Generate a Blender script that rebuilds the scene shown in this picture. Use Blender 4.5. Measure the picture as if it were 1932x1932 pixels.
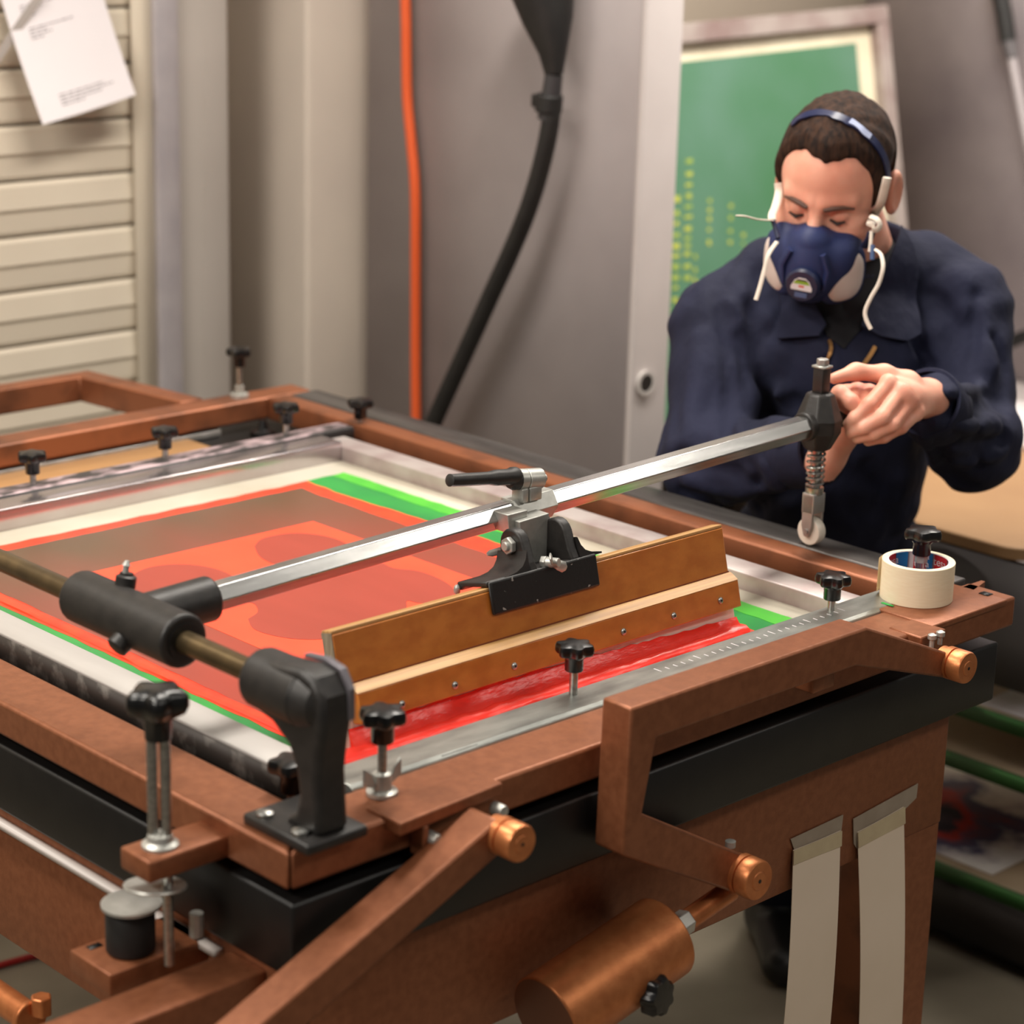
import bpy, bmesh, math, random
import numpy as np
from mathutils import Vector, Matrix, geometry

for o in list(bpy.data.objects): bpy.data.objects.remove(o, do_unlink=True)
SC = bpy.context.scene
COL = SC.collection
random.seed(7)

# ------------------------------------------------------------------ camera
F_PX = 4211.0                                  # focal length for the 1932 px frame
YAW, PIT, ROL = .8010017, .28589411, .02674671
CAM = Vector((-1.182, -1.506, 1.797))
_f = Vector((math.cos(PIT)*math.cos(YAW), math.cos(PIT)*math.sin(YAW), -math.sin(PIT)))
_r = Vector((math.sin(YAW), -math.cos(YAW), 0)); _u = _r.cross(_f)
_r, _u = _r*math.cos(ROL)+_u*math.sin(ROL), _u*math.cos(ROL)-_r*math.sin(ROL)
cd = bpy.data.cameras.new('camera'); cam = bpy.data.objects.new('camera', cd); COL.objects.link(cam)
cam.matrix_world = Matrix(((_r.x, _u.x, -_f.x, CAM.x), (_r.y, _u.y, -_f.y, CAM.y), (_r.z, _u.z, -_f.z, CAM.z), (0, 0, 0, 1)))
cd.sensor_width = 36; cd.lens = F_PX/1932*36; cd.clip_start = .05
cd.dof.use_dof = True; cd.dof.focus_distance = 2.68; cd.dof.aperture_fstop = 4.0
SC.camera = cam

# ------------------------------------------------------------------ world, lights, exposure
w = bpy.data.worlds.new('world'); SC.world = w; w.use_nodes = True
w.node_tree.nodes['Background'].inputs[0].default_value = (1.0, .93, .85, 1)
w.node_tree.nodes['Background'].inputs[1].default_value = .11
def area(name, loc, target, sx, sy, power, col=(1, .93, .84)):
    l = bpy.data.lights.new(name, 'AREA'); l.shape = 'RECTANGLE'; l.size = sx; l.size_y = sy; l.energy = power; l.color = col
    o = bpy.data.objects.new(name, l); COL.objects.link(o); o.location = loc
    o.rotation_euler = (Vector(target)-Vector(loc)).to_track_quat('-Z', 'Y').to_euler(); return o
area('ceiling_lamp_work_table', (-.7, 1.0, 2.9), (-.5, 1.0, 0), 1.3, .35, 44)
area('ceiling_lamp_middle_bay', (1.1, .7, 2.9), (1.1, .75, 0), 1.3, .35, 48)
area('ceiling_lamp_wash_booth', (2.7, .6, 2.9), (3.5, 1.5, .8), 1.3, .35, 90)
area('ceiling_lamp_entrance', (-2.3, .1, 2.9), (-.6, .2, .6), 1.3, .35, 55)
area('ceiling_lamp_next_bay', (3.1, -2.1, 2.9), (3.0, -1.9, 0), 0.8, .3, 20)
area('ceiling_lamp_front_bay', (.5, -1.9, 2.9), (.5, -1.7, 0), 1.3, .35, 18)
SC.view_settings.view_transform = 'Standard'; SC.view_settings.look = 'None'
SC.view_settings.exposure = 0.0; SC.view_settings.gamma = 1.0; SC.view_settings.use_curve_mapping = False

# ------------------------------------------------------------------ measuring helpers (world points on real planes)
def ray(x, y): return _f + _r*((x-966)/F_PX) - _u*((y-966)/F_PX)
def at_z(x, y, z): d = ray(x, y); return CAM + d*((z-CAM.z)/d.z)
def at_x(x, y, X): d = ray(x, y); return CAM + d*((X-CAM.x)/d.x)
def at_y(x, y, Y): d = ray(x, y); return CAM + d*((Y-CAM.y)/d.y)
def at_d(x, y, D): return CAM + ray(x, y)*D

# ------------------------------------------------------------------ materials
def lin(c):
    return tuple((v/255/12.92 if v/255 <= .04045 else ((v/255+.055)/1.055)**2.4) for v in c) + (1,)
MATS = {}
def mat(name, col, rough=.5, metal=0., col2=None, scale=20, lo=.35, hi=.65, bump=0., bscale=200, stretch=(1, 1, 1), coat=0., crough=.15, trans=0., sss=0., detail=4, spec=.5, bdist=.002):
    if name in MATS: return MATS[name]
    m = bpy.data.materials.new(name); m.use_nodes = True; nt = m.node_tree; N = nt.nodes; L = nt.links
    b = N['Principled BSDF']; b.inputs['Base Color'].default_value = lin(col); b.inputs['Roughness'].default_value = rough; b.inputs['Metallic'].default_value = metal
    b.inputs['Coat Weight'].default_value = coat; b.inputs['Coat Roughness'].default_value = crough; b.inputs['Specular IOR Level'].default_value = spec
    if trans: b.inputs['Transmission Weight'].default_value = trans
    if sss:
        b.inputs['Subsurface Weight'].default_value = sss; b.inputs['Subsurface Radius'].default_value = (.012, .004, .002); b.inputs['Subsurface Scale'].default_value = 1
    if col2 or bump:
        tc = N.new('ShaderNodeTexCoord'); mp = N.new('ShaderNodeMapping'); L.new(tc.outputs['Object'], mp.inputs[0]); mp.inputs['Scale'].default_value = stretch
    if col2:
        n = N.new('ShaderNodeTexNoise'); n.inputs['Scale'].default_value = scale; n.inputs['Detail'].default_value = detail; L.new(mp.outputs[0], n.inputs['Vector'])
        r = N.new('ShaderNodeValToRGB'); r.color_ramp.elements[0].position = lo; r.color_ramp.elements[1].position = hi
        r.color_ramp.elements[0].color = lin(col); r.color_ramp.elements[1].color = lin(col2)
        L.new(n.outputs[0], r.inputs[0]); L.new(r.outputs[0], b.inputs['Base Color'])
    if bump:
        n2 = N.new('ShaderNodeTexNoise'); n2.inputs['Scale'].default_value = bscale; n2.inputs['Detail'].default_value = 3; L.new(mp.outputs[0], n2.inputs['Vector'])
        bp = N.new('ShaderNodeBump'); bp.inputs['Strength'].default_value = bump; bp.inputs['Distance'].default_value = bdist
        L.new(n2.outputs[0], bp.inputs['Height']); L.new(bp.outputs[0], b.inputs['Normal'])
    MATS[name] = m; return m
COPPER = mat('copper_hammer_paint', (146, 90, 60), .42, .42, (132, 79, 51), 90, bump=.12, bscale=420)
COPPER_DARK = mat('copper_paint_worn', (146, 88, 58), .42, .42, (104, 64, 44), 14, .45, .75, bump=.1, bscale=300)
COPPER_CAST = mat('copper_machined', (204, 128, 78), .36, .6, (186, 112, 66), 60, bump=.08, bscale=300)
BLACK = mat('black_enamel', (15, 14, 14), .42, 0, (20, 19, 18), 40, bump=.05)
CASTBLK = mat('black_cast_paint', (30, 28, 27), .46, 0, (40, 37, 35), 60, bump=.1, bscale=250)
CHIPBLK = mat('black_chipped_paint', (20, 19, 18), .42, 0, (150, 146, 140), 120, .70, .72, bump=.1, bscale=200)
BAKELITE = mat('black_bakelite', (11, 11, 12), .3, 0, coat=.1)
STEEL = mat('brushed_steel', (188, 188, 184), .3, .95, (160, 160, 157), 30, stretch=(1, 8, 8), bump=.04)
ALU = mat('aluminium_tube', (205, 205, 203), .26, .95, (182, 182, 180), 14, stretch=(1, 12, 12), bump=.008, bscale=90)
ALU_MATT = mat('aluminium_matt', (190, 188, 184), .45, .8, (166, 163, 158), 24)
ZINC = mat('zinc_plate', (190, 190, 184), .38, .55, (172, 172, 166), 60)
SHAFT = mat('oiled_bronze_shaft', (120, 102, 74), .34, .85, (96, 82, 60), 30)
RAILSTEEL = mat('worn_rail_steel', (74, 70, 68), .42, .6, (104, 100, 97), 26, .4, .7, stretch=(1, .2, 1))

# ------------------------------------------------------------------ mesh helpers
class MB:
    def __init__(s): s.bm = bmesh.new()
    def box(s, x0, x1, y0, y1, z0, z1):
        v = [s.bm.verts.new(p) for p in ((x0,y0,z0),(x1,y0,z0),(x1,y1,z0),(x0,y1,z0),(x0,y0,z1),(x1,y0,z1),(x1,y1,z1),(x0,y1,z1))]
        for q in ((3,2,1,0),(4,5,6,7),(0,1,5,4),(1,2,6,5),(2,3,7,6),(3,0,4,7)): s.bm.faces.new([v[i] for i in q])
        return s
    def prism(s, pts, vec):
        vec = Vector(vec); a = [s.bm.verts.new(p) for p in pts]; b = [s.bm.verts.new(Vector(p)+vec) for p in pts]; n = len(a)
        fs = [s.bm.faces.new(a[::-1]), s.bm.faces.new(b)] + [s.bm.faces.new((a[i], a[(i+1) % n], b[(i+1) % n], b[i])) for i in range(n)]
        bmesh.ops.recalc_face_normals(s.bm, faces=fs); return s
    def rings(s, rings, cap=True, close=True):
        rr = [[s.bm.verts.new(p) for p in r] for r in rings]; n = len(rr[0]); fs = []
        for a, b in zip(rr, rr[1:]):
            for i in range(n if close else n-1): fs.append(s.bm.faces.new((a[i], a[(i+1) % n], b[(i+1) % n], b[i])))
        if cap: fs += [s.bm.faces.new(rr[0][::-1]), s.bm.faces.new(rr[-1])]
        bmesh.ops.recalc_face_normals(s.bm, faces=fs); return s
    def lathe(s, prof, base, axis=(0, 0, 1), n=28, rot=0., cap=True, fr=None):
        ax = Vector(axis).normalized(); e1 = ax.orthogonal().normalized() if abs(ax.z) < .99 else Vector((1, 0, 0)); e2 = ax.cross(e1); base = Vector(base)
        R = []
        for k, (r, h) in enumerate(prof):
            R.append([base+ax*h+(e1*math.cos(t)+e2*math.sin(t))*(fr(k, r, t) if fr else max(r, 1e-5)) for t in [rot+2*math.pi*i/n for i in range(n)]])
        return s.rings(R, cap)
    def cyl(s, p0, p1, r0, r1=None, n=24, rot=0.):
        p0, p1 = Vector(p0), Vector(p1); return s.lathe([(r0, 0), (r0 if r1 is None else r1, (p1-p0).length)], p0, p1-p0, n, rot)
    def tube(s, pts, r, n=10, flat=1., up=None):
        pts = [Vector(p) for p in pts]; R = []; e = None
        for i, p in enumerate(pts):
            t = (pts[min(i+1, len(pts)-1)]-pts[max(i-1, 0)]).normalized()
            if e is None: e = (Vector(up) if up else t.orthogonal()); 
            e = (e-t*e.dot(t)).normalized(); b = t.cross(e); rr = r[i] if isinstance(r, (list, tuple)) else r
            R.append([p+(e*math.cos(a)+b*math.sin(a)*flat)*rr for a in [2*math.pi*k/n for k in range(n)]])
        return s.rings(R)
    def ball(s, c, r, sub=3, sc=(1, 1, 1)):
        m = Matrix.Translation(c) @ Matrix.Diagonal((r*sc[0], r*sc[1], r*sc[2], 1)); bmesh.ops.create_icosphere(s.bm, subdivisions=sub, radius=1, matrix=m); return s
    def out(s, name, m, parent=None, bevel=0., seg=2, ang=35, loc=None):
        for e in s.bm.edges:
            e.smooth = not (len(e.link_faces) == 2 and e.calc_face_angle(0) > math.radians(ang))
        for f in s.bm.faces: f.smooth = True
        me = bpy.data.meshes.new(name); s.bm.to_mesh(me); s.bm.free(); return finish(name, me, m, parent, bevel, seg, loc)
def finish(name, me, m, parent=None, bevel=0., seg=2, loc=None):
    o = bpy.data.objects.new(name, me); COL.objects.link(o); me.materials.append(m)
    if parent is not None:
        o.parent = parent; root = world_loc(parent)
        me.transform(Matrix.Translation(-root)); o.location = (0, 0, 0)
    else:
        c = [Vector(v.co) for v in me.vertices]
        base = Vector(((min(v.x for v in c)+max(v.x for v in c))/2, (min(v.y for v in c)+max(v.y for v in c))/2, min(v.z for v in c)))
        me.transform(Matrix.Translation(-base)); o.location = base
    if bevel:
        b = o.modifiers.new('bevel', 'BEVEL'); b.width = bevel; b.segments = seg; b.limit_method = 'ANGLE'; b.angle_limit = math.radians(40)
    return o
def world_loc(o):
    l = Vector(o.location); p = o.parent
    while p: l += Vector(p.location); p = p.parent
    return l
def thing(name, label, cat, loc, group=None):
    o = bpy.data.objects.new(name, None); COL.objects.link(o); o.location = loc; o.empty_display_size = .05
    return tag(o, label, cat, group)
def tag(o, label, cat, group=None):
    o['label'] = label; o['category'] = cat
    if group: o['group'] = group
    return o
def struct(o, label=None):
    o['kind'] = 'structure'
    if label: o['label'] = label
    return o
def spline(pts, n=8):
    pts = [Vector(p) for p in pts]; P = [pts[0]]+pts+[pts[-1]]; res = []
    for i in range(1, len(P)-2):
        a, b, c, d = P[i-1:i+3]
        for k in range(n):
            t = k/n; res.append(.5*((2*b)+(c-a)*t+(2*a-5*b+4*c-d)*t*t+(3*b-a-3*c+d)*t**3))
    res.append(pts[-1]); return res
def flat(name, pts, z, h, m, parent, jit=0., step=.02, ang=35):
    """thin layer of ink or paper lying on a horizontal surface, with a slightly uneven outline"""
    P = []
    for i, a in enumerate(pts):
        b = pts[(i+1) % len(pts)]; a2, b2 = Vector(a[:2]), Vector(b[:2]); n = max(1, int((b2-a2).length/step)) if jit else 1
        for k in range(n):
            q = a2.lerp(b2, k/n); P.append((q.x+random.uniform(-jit, jit), q.y+random.uniform(-jit, jit), z))
    return MB().prism(P, (0, 0, h)).out(name, m, parent)

# ------------------------------------------------------------------ the room
CONC = mat('concrete_floor', (150, 140, 122), .6, 0, (112, 103, 88), 3.5, .3, .7, bump=.1, bscale=60)
WALLP = mat('wall_paint_beige', (196, 184, 166), .7, 0, (190, 177, 160), 2)
PIERP = mat('pier_paint_grey', (182, 174, 166), .7, 0, (176, 168, 160), 3)
COLP = mat('column_paint_cream', (204, 192, 178), .65, 0, (196, 184, 172), 3)
PANELP = mat('booth_panel_grey', (158, 149, 148), .6, 0, (148, 139, 138), 4)
PANELE = mat('booth_edge_white', (196, 188, 186), .5, 0, (188, 180, 178), 5)
BLOTCH = mat('stained_booth_panel', (204, 194, 196), .6, 0, (154, 144, 150), 2.6, .3, .72, detail=6)
struct(MB().box(-4, 5.2, -3.2, 3.0, -.05, 0).out('floor', CONC))
struct(MB().box(-4, 4.3, 2.42, 2.55, 0, 3.0).out('wall_back', WALLP))
struct(MB().box(1.40, 1.535, 2.14, 2.42, 0, 3.0).out('trim_1', PIERP, bevel=.008), 'grey painted door pier')
struct(MB().box(1.70, 2.04, 2.10, 2.42, 0, 3.0).out('trim_2', COLP, bevel=.012), 'cream wall column')
struct(MB().box(1.83, 1.925, 1.30, 2.06, 0, 2.6).out('wall_booth', PANELP), 'grey side wall of wash booth')
struct(MB().box(1.828, 1.927, 1.285, 1.30, 0, 2.6).out('trim_3', PANELE, bevel=.004), 'white front edge of booth wall')
struct(MB().box(3.95, 4.05, .6, 2.42, 0, 2.6).out('wall_right', BLOTCH), 'stained grey panel wall')
hp = at_y(1215, 722, 1.284)
t = thing('cable_grommet', 'black oval hole grommet in white booth edge beside navy jacket', 'grommet', (hp.x, 1.284, hp.z-.03))
MB().lathe([(.021, -.004), (.024, .0), (.024, .006), (.017, .006), (.017, -.004)], (hp.x, 1.283, hp.z), (0, -1, 0), 28, cap=False).out('rim', mat('grommet_pale', (176, 170, 166), .5), t)
MB().lathe([(.018, 0), (.018, .003)], (hp.x, 1.281, hp.z), (0, -1, 0), 28).out('opening', BLACK, t)

# roller shutter with each slat its own part
SLAT = mat('shutter_slat_cream', (214, 203, 184), .5, 0, (208, 196, 177), 4)
GUIDE = mat('shutter_guide', (190, 184, 186), .4, .3, (178, 172, 176), 12)
sh = thing('roller_shutter', 'cream roller shutter of horizontal slats behind the press', 'shutter', (.2, 2.2, 0))
z0 = at_y(300, 613, 2.16).z
sl0 = None
for k in range(-8, 18):
    zb = z0+k*.1045
    if zb < 0.02: continue
    if sl0 is None:
        pr = [(0, 2.155, .003), (0, 2.152, .010), (0, 2.150, .046), (0, 2.1455, .053), (0, 2.1465, .060), (0, 2.150, .095), (0, 2.156, .102), (0, 2.175, .102), (0, 2.175, .003)]
        sl0 = MB().prism([(-.9, y, z+zb) for _, y, z in pr], (2.262, 0, 0)).out('slat', SLAT, sh, ang=8); zb0 = zb
    else:
        c = sl0.copy(); COL.objects.link(c); c.location = (0, 0, zb-zb0)
gd = MB().box(1.345, 1.40, 2.12, 2.20, 0, 2.9).out('guide_channel', GUIDE, sh, bevel=.004)
MB().box(1.30, 1.345, 2.133, 2.137, 0, 2.9).out('guide_lip', SLAT, sh)

# paper sheet on the shutter
PAPER = mat('white_paper', (232, 226, 228), .7, 0, (228, 222, 224), 5)
INKGREY = mat('printed_grey_text', (150, 144, 148), .8)
a, b, c = at_y(80, 235, 2.075), at_y(257, 178, 2.075), at_y(12, 0, 2.09)
ux = (b-a).normalized(); uy = (Vector((0, 0, 1))-ux*ux.z); uy = (uy-Vector((0, uy.y, 0))).normalized()
def sheet_pt(s, q): # s across 0-.21, q up 0-.297, curls off the shutter at the bottom
    p = a+ux*s+uy*q; p.y = 2.128-.055*max(0, 1-q/.297)**1.6-.006*math.sin(s/.21*math.pi); return p
ps = thing('paper_sheet', 'tilted white printed sheet taped on the cream shutter', 'paper', (a.x+.1, a.y, a.z))
m_ = MB(); m_.rings([[sheet_pt(.21*i/10, .297*j/12)+Vector((0, e, 0)) for i in list(range(11))] + [sheet_pt(.21*i/10, .297*j/12)+Vector((0, .0006, 0)) for i in range(10, -1, -1)] for j in range(13) for e in (0,)]).out('sheet', PAPER, ps)
random.seed(3); m_ = MB()
def tline(s0, s1, q, h=.0022):
    s = s0
    while s < s1:
        wd = random.uniform(.006, .016); e = min(s+wd, s1)
        P = [sheet_pt(s, q), sheet_pt(e, q), sheet_pt(e, q+h), sheet_pt(s, q+h)]; m_.prism([p+Vector((0, -.0006, 0)) for p in P], (0, -.0002, 0)); s = e+.003
for (s0, s1, q) in ((.03, .12, .252), (.03, .08, .246), (.03, .07, .240), (.03, .06, .234), (.03, .125, .206), (.03, .075, .200), (.03, .065, .194), (.03, .06, .188), (.035, .13, .165), (.035, .07, .159), (.035, .08, .153), (.035, .06, .147), (.05, .15, .040), (.05, .17, .034), (.05, .14, .028), (.05, .10, .022)): tline(s0, s1, q)
m_.out('printed_text', INKGREY, ps)
TAPEC = mat('clear_tape', (206, 198, 192), .25, 0, trans=.3)
t0, t1 = at_y(-20, 130, 2.128), at_y(78, -12, 2.10); dd = (t1-t0).normalized(); nn = Vector((dd.z, 0, -dd.x))*.009
MB().prism([t0+nn, t1+nn, t1-nn, t0-nn], (0, -.0008, 0)).out('tape_strip', TAPEC, ps)

# orange cable, extraction funnel and hose on the booth wall
ORANGE = mat('orange_cable', (222, 92, 42), .45)
tag(MB().tube(spline([at_x(x, y, 1.808) for x, y in ((758, -900), (761, -450), (764, -60), (766, 60), (768, 180), (776, 270), (783, 360), (784, 520), (784, 680), (785, 800), (786, 900))]), .0105, 12).out('orange_cable', ORANGE), 'bright orange cable hanging down the grey booth wall', 'cable')
RUB = mat('black_rubber', (22, 21, 21), .55, 0, (28, 27, 26), 30)
hs = thing('extraction_hose', 'black hose with funnel curving down the grey booth wall', 'hose', at_x(820, 800, 1.77))
XH = 1.725
MB().tube(spline([at_x(x, y, XH) for x, y in ((1042, 190), (1037, 240), (1022, 310), (998, 390), (966, 470), (925, 560), (880, 660), (830, 770), (790, 860), (760, 930))]), .0175, 14).out('hose', RUB, hs)
c0 = at_x(1045, 140, XH); c1 = at_x(1034, 225, XH)
MB().cyl(c0, c1, .0165, .020).out('spigot', mat('dark_plastic', (52, 50, 52), .5), hs)
c2 = at_x(1037, 178, XH); c3 = at_x(1034, 212, XH); MB().cyl(c2, c3, .026, .026, 12).out('hose_clamp', RUB, hs, bevel=.003)
cl = at_x(1017, 190, XH); MB().box(cl.x-.01, cl.x+.01, cl.y-.012, cl.y+.012, cl.z-.012, cl.z+.012).out('clamp_screw', RUB, hs, bevel=.003)
top = at_x(1010, -90, XH)
MB().tube([c0, at_x(1043, 100, XH), at_x(1034, 40, XH), at_x(1022, -30, XH), top], [.017, .026, .046, .062, .080], 20).out('funnel', RUB, hs)

# leaning green screen in the booth
FRAMEW = mat('screen_frame_alu_stained', (168, 156, 150), .5, .2, (138, 116, 112), 9, .4, .7)
CREAM = mat('screen_glue_cream', (226, 216, 190), .6, 0, (214, 202, 176), 9)
GREENM = mat('screen_emulsion_green', (66, 116, 80), .55, 0, (92, 130, 112), 2.4, .35, .7)
YEL = mat('screen_print_yellow', (190, 190, 74), .6, 0, (140, 166, 72), 30)
gs = thing('green_print_screen', 'tall green screen with pale frame leaning in the booth behind the man', 'screen', (3.1, 1.9, 0.45))
def gp(s, q, off=0):   # s: metres to the right, q: metres up the leaning screen
    o_ = Vector((2.45, 1.82, .46)); e = Vector((.9995, .01, .03)); n = Vector((0, .2, .98)).normalized(); return o_+e*s+n*q+e.cross(n)*off
def gbox(s0, s1, q0, q1, o0, o1): 
    m_ = MB(); P = [gp(s0, q0, o0), gp(s1, q0, o0), gp(s1, q1, o0), gp(s0, q1, o0)]; return m_.prism(P, gp(0, 0, o1)-gp(0, 0, o0))
W_, H_ = 1.03, .985
for nm, q in (('frame_member', (0, W_, 0, .045)), ('frame_member', (0, W_, H_-.045, H_)), ('frame_member', (0, .045, .045, H_-.045)), ('frame_member', (W_-.045, W_, .045, H_-.045))):
    gbox(*q, 0, .035).out(nm, FRAMEW, gs, bevel=.003)
gbox(.04, W_-.04, .04, H_-.04, -.0, .004).out('mesh_fabric', CREAM, gs)
gbox(.085, W_-.105, .085, H_-.085, .003, .0055).out('green_emulsion', GREENM, gs)
random.seed(11); rows = []
for (x0_, y0_, y1_, wpx) in ((1300, 300, 520, 16), (1278, 370, 600, 14), (1340, 375, 470, 9), (1380, 385, 465, 10), (1262, 470, 640, 10), (1315, 480, 560, 8), (1405, 440, 480, 8)):
    yy = y0_
    while yy < y1_:
        hgt = random.uniform(9, 17)
        d0 = ray(x0_-(yy-300)*.02, yy); o_ = gp(0, 0, .0062); nrm = (gp(0, 0, 1)-gp(0, 0, 0)); k = (o_-CAM).dot(nrm)/d0.dot(nrm); p0 = CAM+d0*k
        e = (gp(1, 0)-gp(0, 0)); q = (gp(0, 1)-gp(0, 0)); wz = wpx/620*random.uniform(.7, 1.1); hz = hgt/900*.8
        MB().prism([p0-e*wz*.5, p0+e*wz*.5, p0+e*wz*.4-q*hz, p0-e*wz*.5-q*hz*.8], nrm*.0008).out('yellow_glyph', YEL, gs)
        yy += hgt+random.uniform(4, 12)
# spray lance on the right panel
ln = thing('spray_lance', 'black and grey spray lance hanging on the stained panel wall', 'lance', at_x(1932, 330, 3.9))
MB().tube(spline([at_x(1880, -40, 3.9), at_x(1893, 20, 3.9), at_x(1902, 78, 3.9)]), .022, 10).out('grip', RUB, ln)
MB().cyl(at_x(1902, 78, 3.9), at_x(1910, 110, 3.9), .02, .015).out('coupling', mat('lance_coupling', (96, 92, 94), .5), ln)
MB().tube([at_x(1908, 105, 3.9), at_x(1935, 250, 3.9), at_x(1960, 360, 3.9)], .012, 10).out('tube', mat('lance_tube_grey', (172, 164, 166), .4), ln)
ha = at_x(1932, 632, 3.9)
tag(MB().tube(spline([at_x(1890, 655, 3.86), at_x(1915, 642, 3.86), at_x(1945, 632, 3.86), at_x(1990, 630, 3.86)]), .018, 10).out('drain_hose', RUB), 'short black hose on the booth tray right of the jacket', 'hose')
tb = at_x(1900, 700, 3.9)
struct(MB().box(3.3, 3.95, .9, 2.3, tb.z-.12, tb.z-.03).out('booth_tray', PANELE, bevel=.01)); bpy.data.objects['booth_tray'].name = 'trim_4'
struct(MB().box(3.32, 3.93, .92, 2.28, 0, tb.z-.12).out('booth_base', PANELP)); bpy.data.objects['booth_base'].name = 'trim_5'
# ------------------------------------------------------------------ printing table (vacuum bed on a copper base)
tbl = thing('printing_table', 'black vacuum bed on a copper painted base carrying the press', 'table', (.6, .75, 0))
SLX, SLY = 1.155, 1.52
MB().box(.004, SLX, .0, SLY, .765, .845).out('vacuum_bed', BLACK, tbl, bevel=.004)
MB().box(.2, .93, 1.19, 1.452, .845, .852).out('bed_board', mat('tan_board', (206, 160, 108), .5, 0, (196, 148, 98), 12, stretch=(.4, 3, 1)), tbl)
MB().box(.1, 1.0, 1.453, 1.487, .845, .858).out('bed_stop_bar', ALU_MATT, tbl, bevel=.003)
MB().box(.05, 1.10, .028, .034, .60, .765).out('apron_panel', COPPER, tbl, bevel=.002)
MB().box(.012, .018, .034, 1.48, .60, .765).out('apron_panel', COPPER, tbl, bevel=.002)
MB().box(.05, 1.09, 1.47, 1.476, .60, .765).out('apron_panel', COPPER, tbl, bevel=.002)
MB().box(1.094, 1.10, .034, 1.47, .60, .765).out('apron_panel', COPPER, tbl, bevel=.002)
MB().box(.000, .012, .12, 1.4, .745, .752).out('edge_strip', mat('pale_strip', (205, 196, 190), .4), tbl)
leg = [(.955, .030, .60), (1.10, .030, .60), (1.10, .030, .02), (.990, .030, .02)]
MB().prism(leg, (0, .006, 0)).out('leg_panel', COPPER, tbl, bevel=.002)
MB().prism([(1.10, .036, .60), (1.10, .20, .60), (1.10, .14, .02), (1.10, .036, .02)], (-.006, 0, 0)).out('leg_panel', COPPER, tbl)
for x, y in ((.06, .09), (.06, 1.38), (1.03, 1.38), (1.04, .09)): MB().box(x, x+.05, y, y+.05, .0, .765).out('leg', COPPER_DARK, tbl, bevel=.003)
bm_ = MB().box(-.27, .012, .05, .105, .70, .755); bm_.out('outrigger_beam', COPPER, tbl, bevel=.003)
# rod with nut at the lower left
p0, p1 = at_x(-20, 1868, -.06), at_x(52, 1918, -.06)
MB().cyl(p0, p1, .016).out('tie_rod', COPPER_CAST, tbl); d_ = (p1-p0).normalized()
MB().cyl(p1, p1+d_*.008, .02).out('tie_rod_collar', COPPER_CAST, tbl, bevel=.002)
q = at_x(78, 1895, -.05); MB().cyl(q-Vector((0, 0, .012)), q+Vector((0, 0, .010)), .012, n=6).out('tie_rod_nut', COPPER_CAST, tbl, bevel=.002)

# paper strips taped to the apron
STRIP = mat('paper_strip_buff', (228, 210, 190), .7, 0, (222, 204, 182), 6)
MASKT = mat('masking_tape_thin', (196, 180, 146), .6, 0, (188, 170, 138), 40)
MASKG = mat('masking_tape_worn', (158, 144, 128), .6, 0, (148, 134, 118), 30)
def strip(lab, tl, tr, bl, br, tape_out, yoff):
    P = [at_y(*tl, .0255), at_y(*tr, .0255)]; Q = [at_y(*bl, .024-yoff), at_y(*br, .024-yoff)]
    dirn = (Q[0]-P[0]).normalized(); Q[0] += dirn*.10; Q[1] += (Q[1]-P[1]).normalized()*.10
    s = thing('paper_strip', lab, 'paper strip', ((Q[0]+Q[1])/2))
    rr = []
    for k in range(13):
        t_ = k/12; l, r_ = P[0].lerp(Q[0], t_), P[1].lerp(Q[1], t_); b_ = -.006*math.sin(t_*math.pi)
        ro = []
        for e in range(7): p = l.lerp(r_, e/6); p.y += b_-.001*math.sin(e/6*math.pi); ro.append(p)
        rr.append(ro+[p+Vector((0, .0008, 0)) for p in ro[::-1]])
    MB().rings(rr).out('strip', STRIP, s)
    MB().prism([at_y(*p, .0272) for p in tape_out], (0, -.001, 0)).out('tape', MASKG, s)
    lo = [P[0]+Vector((-.001, -.0012, 0)), P[1]+Vector((.001, -.0012, 0)), P[1].lerp(Q[1], .055)+Vector((.001, -.0022, 0)), P[0].lerp(Q[0], .055)+Vector((-.001, -.0022, 0))]
    MB().prism(lo, (0, -.0006, 0)).out('tape_overlap', MASKT, s)
strip('left of two long buff paper strips taped to the copper apron', (1497, 1604), (1586, 1567), (1473, 1932), (1561, 1932), [(1491, 1583), (1590, 1537), (1586, 1570), (1499, 1607)], .012)
strip('right of two long buff paper strips taped to the copper apron', (1618, 1570), (1705, 1522), (1616, 1932), (1697, 1932), [(1609, 1545), (1731, 1478), (1728, 1505), (1707, 1526), (1618, 1573), (1616, 1601), (1610, 1592)], .012)

# ------------------------------------------------------------------ carrier frame
cf = thing('screen_carrier_frame', 'copper painted lifting frame around the print screen', 'frame', (.6, .75, .86))
ZT = .90
MB().prism([(0, 0, .86), (.074, .074, .86), (.074, 1.45, .86), (0, 1.505, .86)], (0, 0, .04)).out('frame_tube', COPPER, cf, bevel=.004)
MB().prism([(0.002, 0.0, .86), (1.185, 0.0, .86), (1.185, .074, .86), (.076, .074, .86)], (0, 0, .04)).out('frame_tube', COPPER, cf, bevel=.004)
MB().box(1.095, 1.137, .075, 1.45, .86, ZT).out('frame_tube', COPPER_DARK, cf, bevel=.004)
MB().prism([(.002, 1.505, .862), (.074, 1.45, .862), (1.095, 1.45, .862), (1.19, 1.45, .862), (1.19, 1.505, .862)], (0, 0, .038)).out('frame_tube', COPPER_DARK, cf, bevel=.004)
MB().box(1.138, 1.196, .085, 1.44, .872, .901).out('roller_rail', RAILSTEEL, cf, bevel=.003)
MB().box(.076, .088, .08, 1.44, .868, .880).out('inner_lip', COPPER_DARK, cf)
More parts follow.
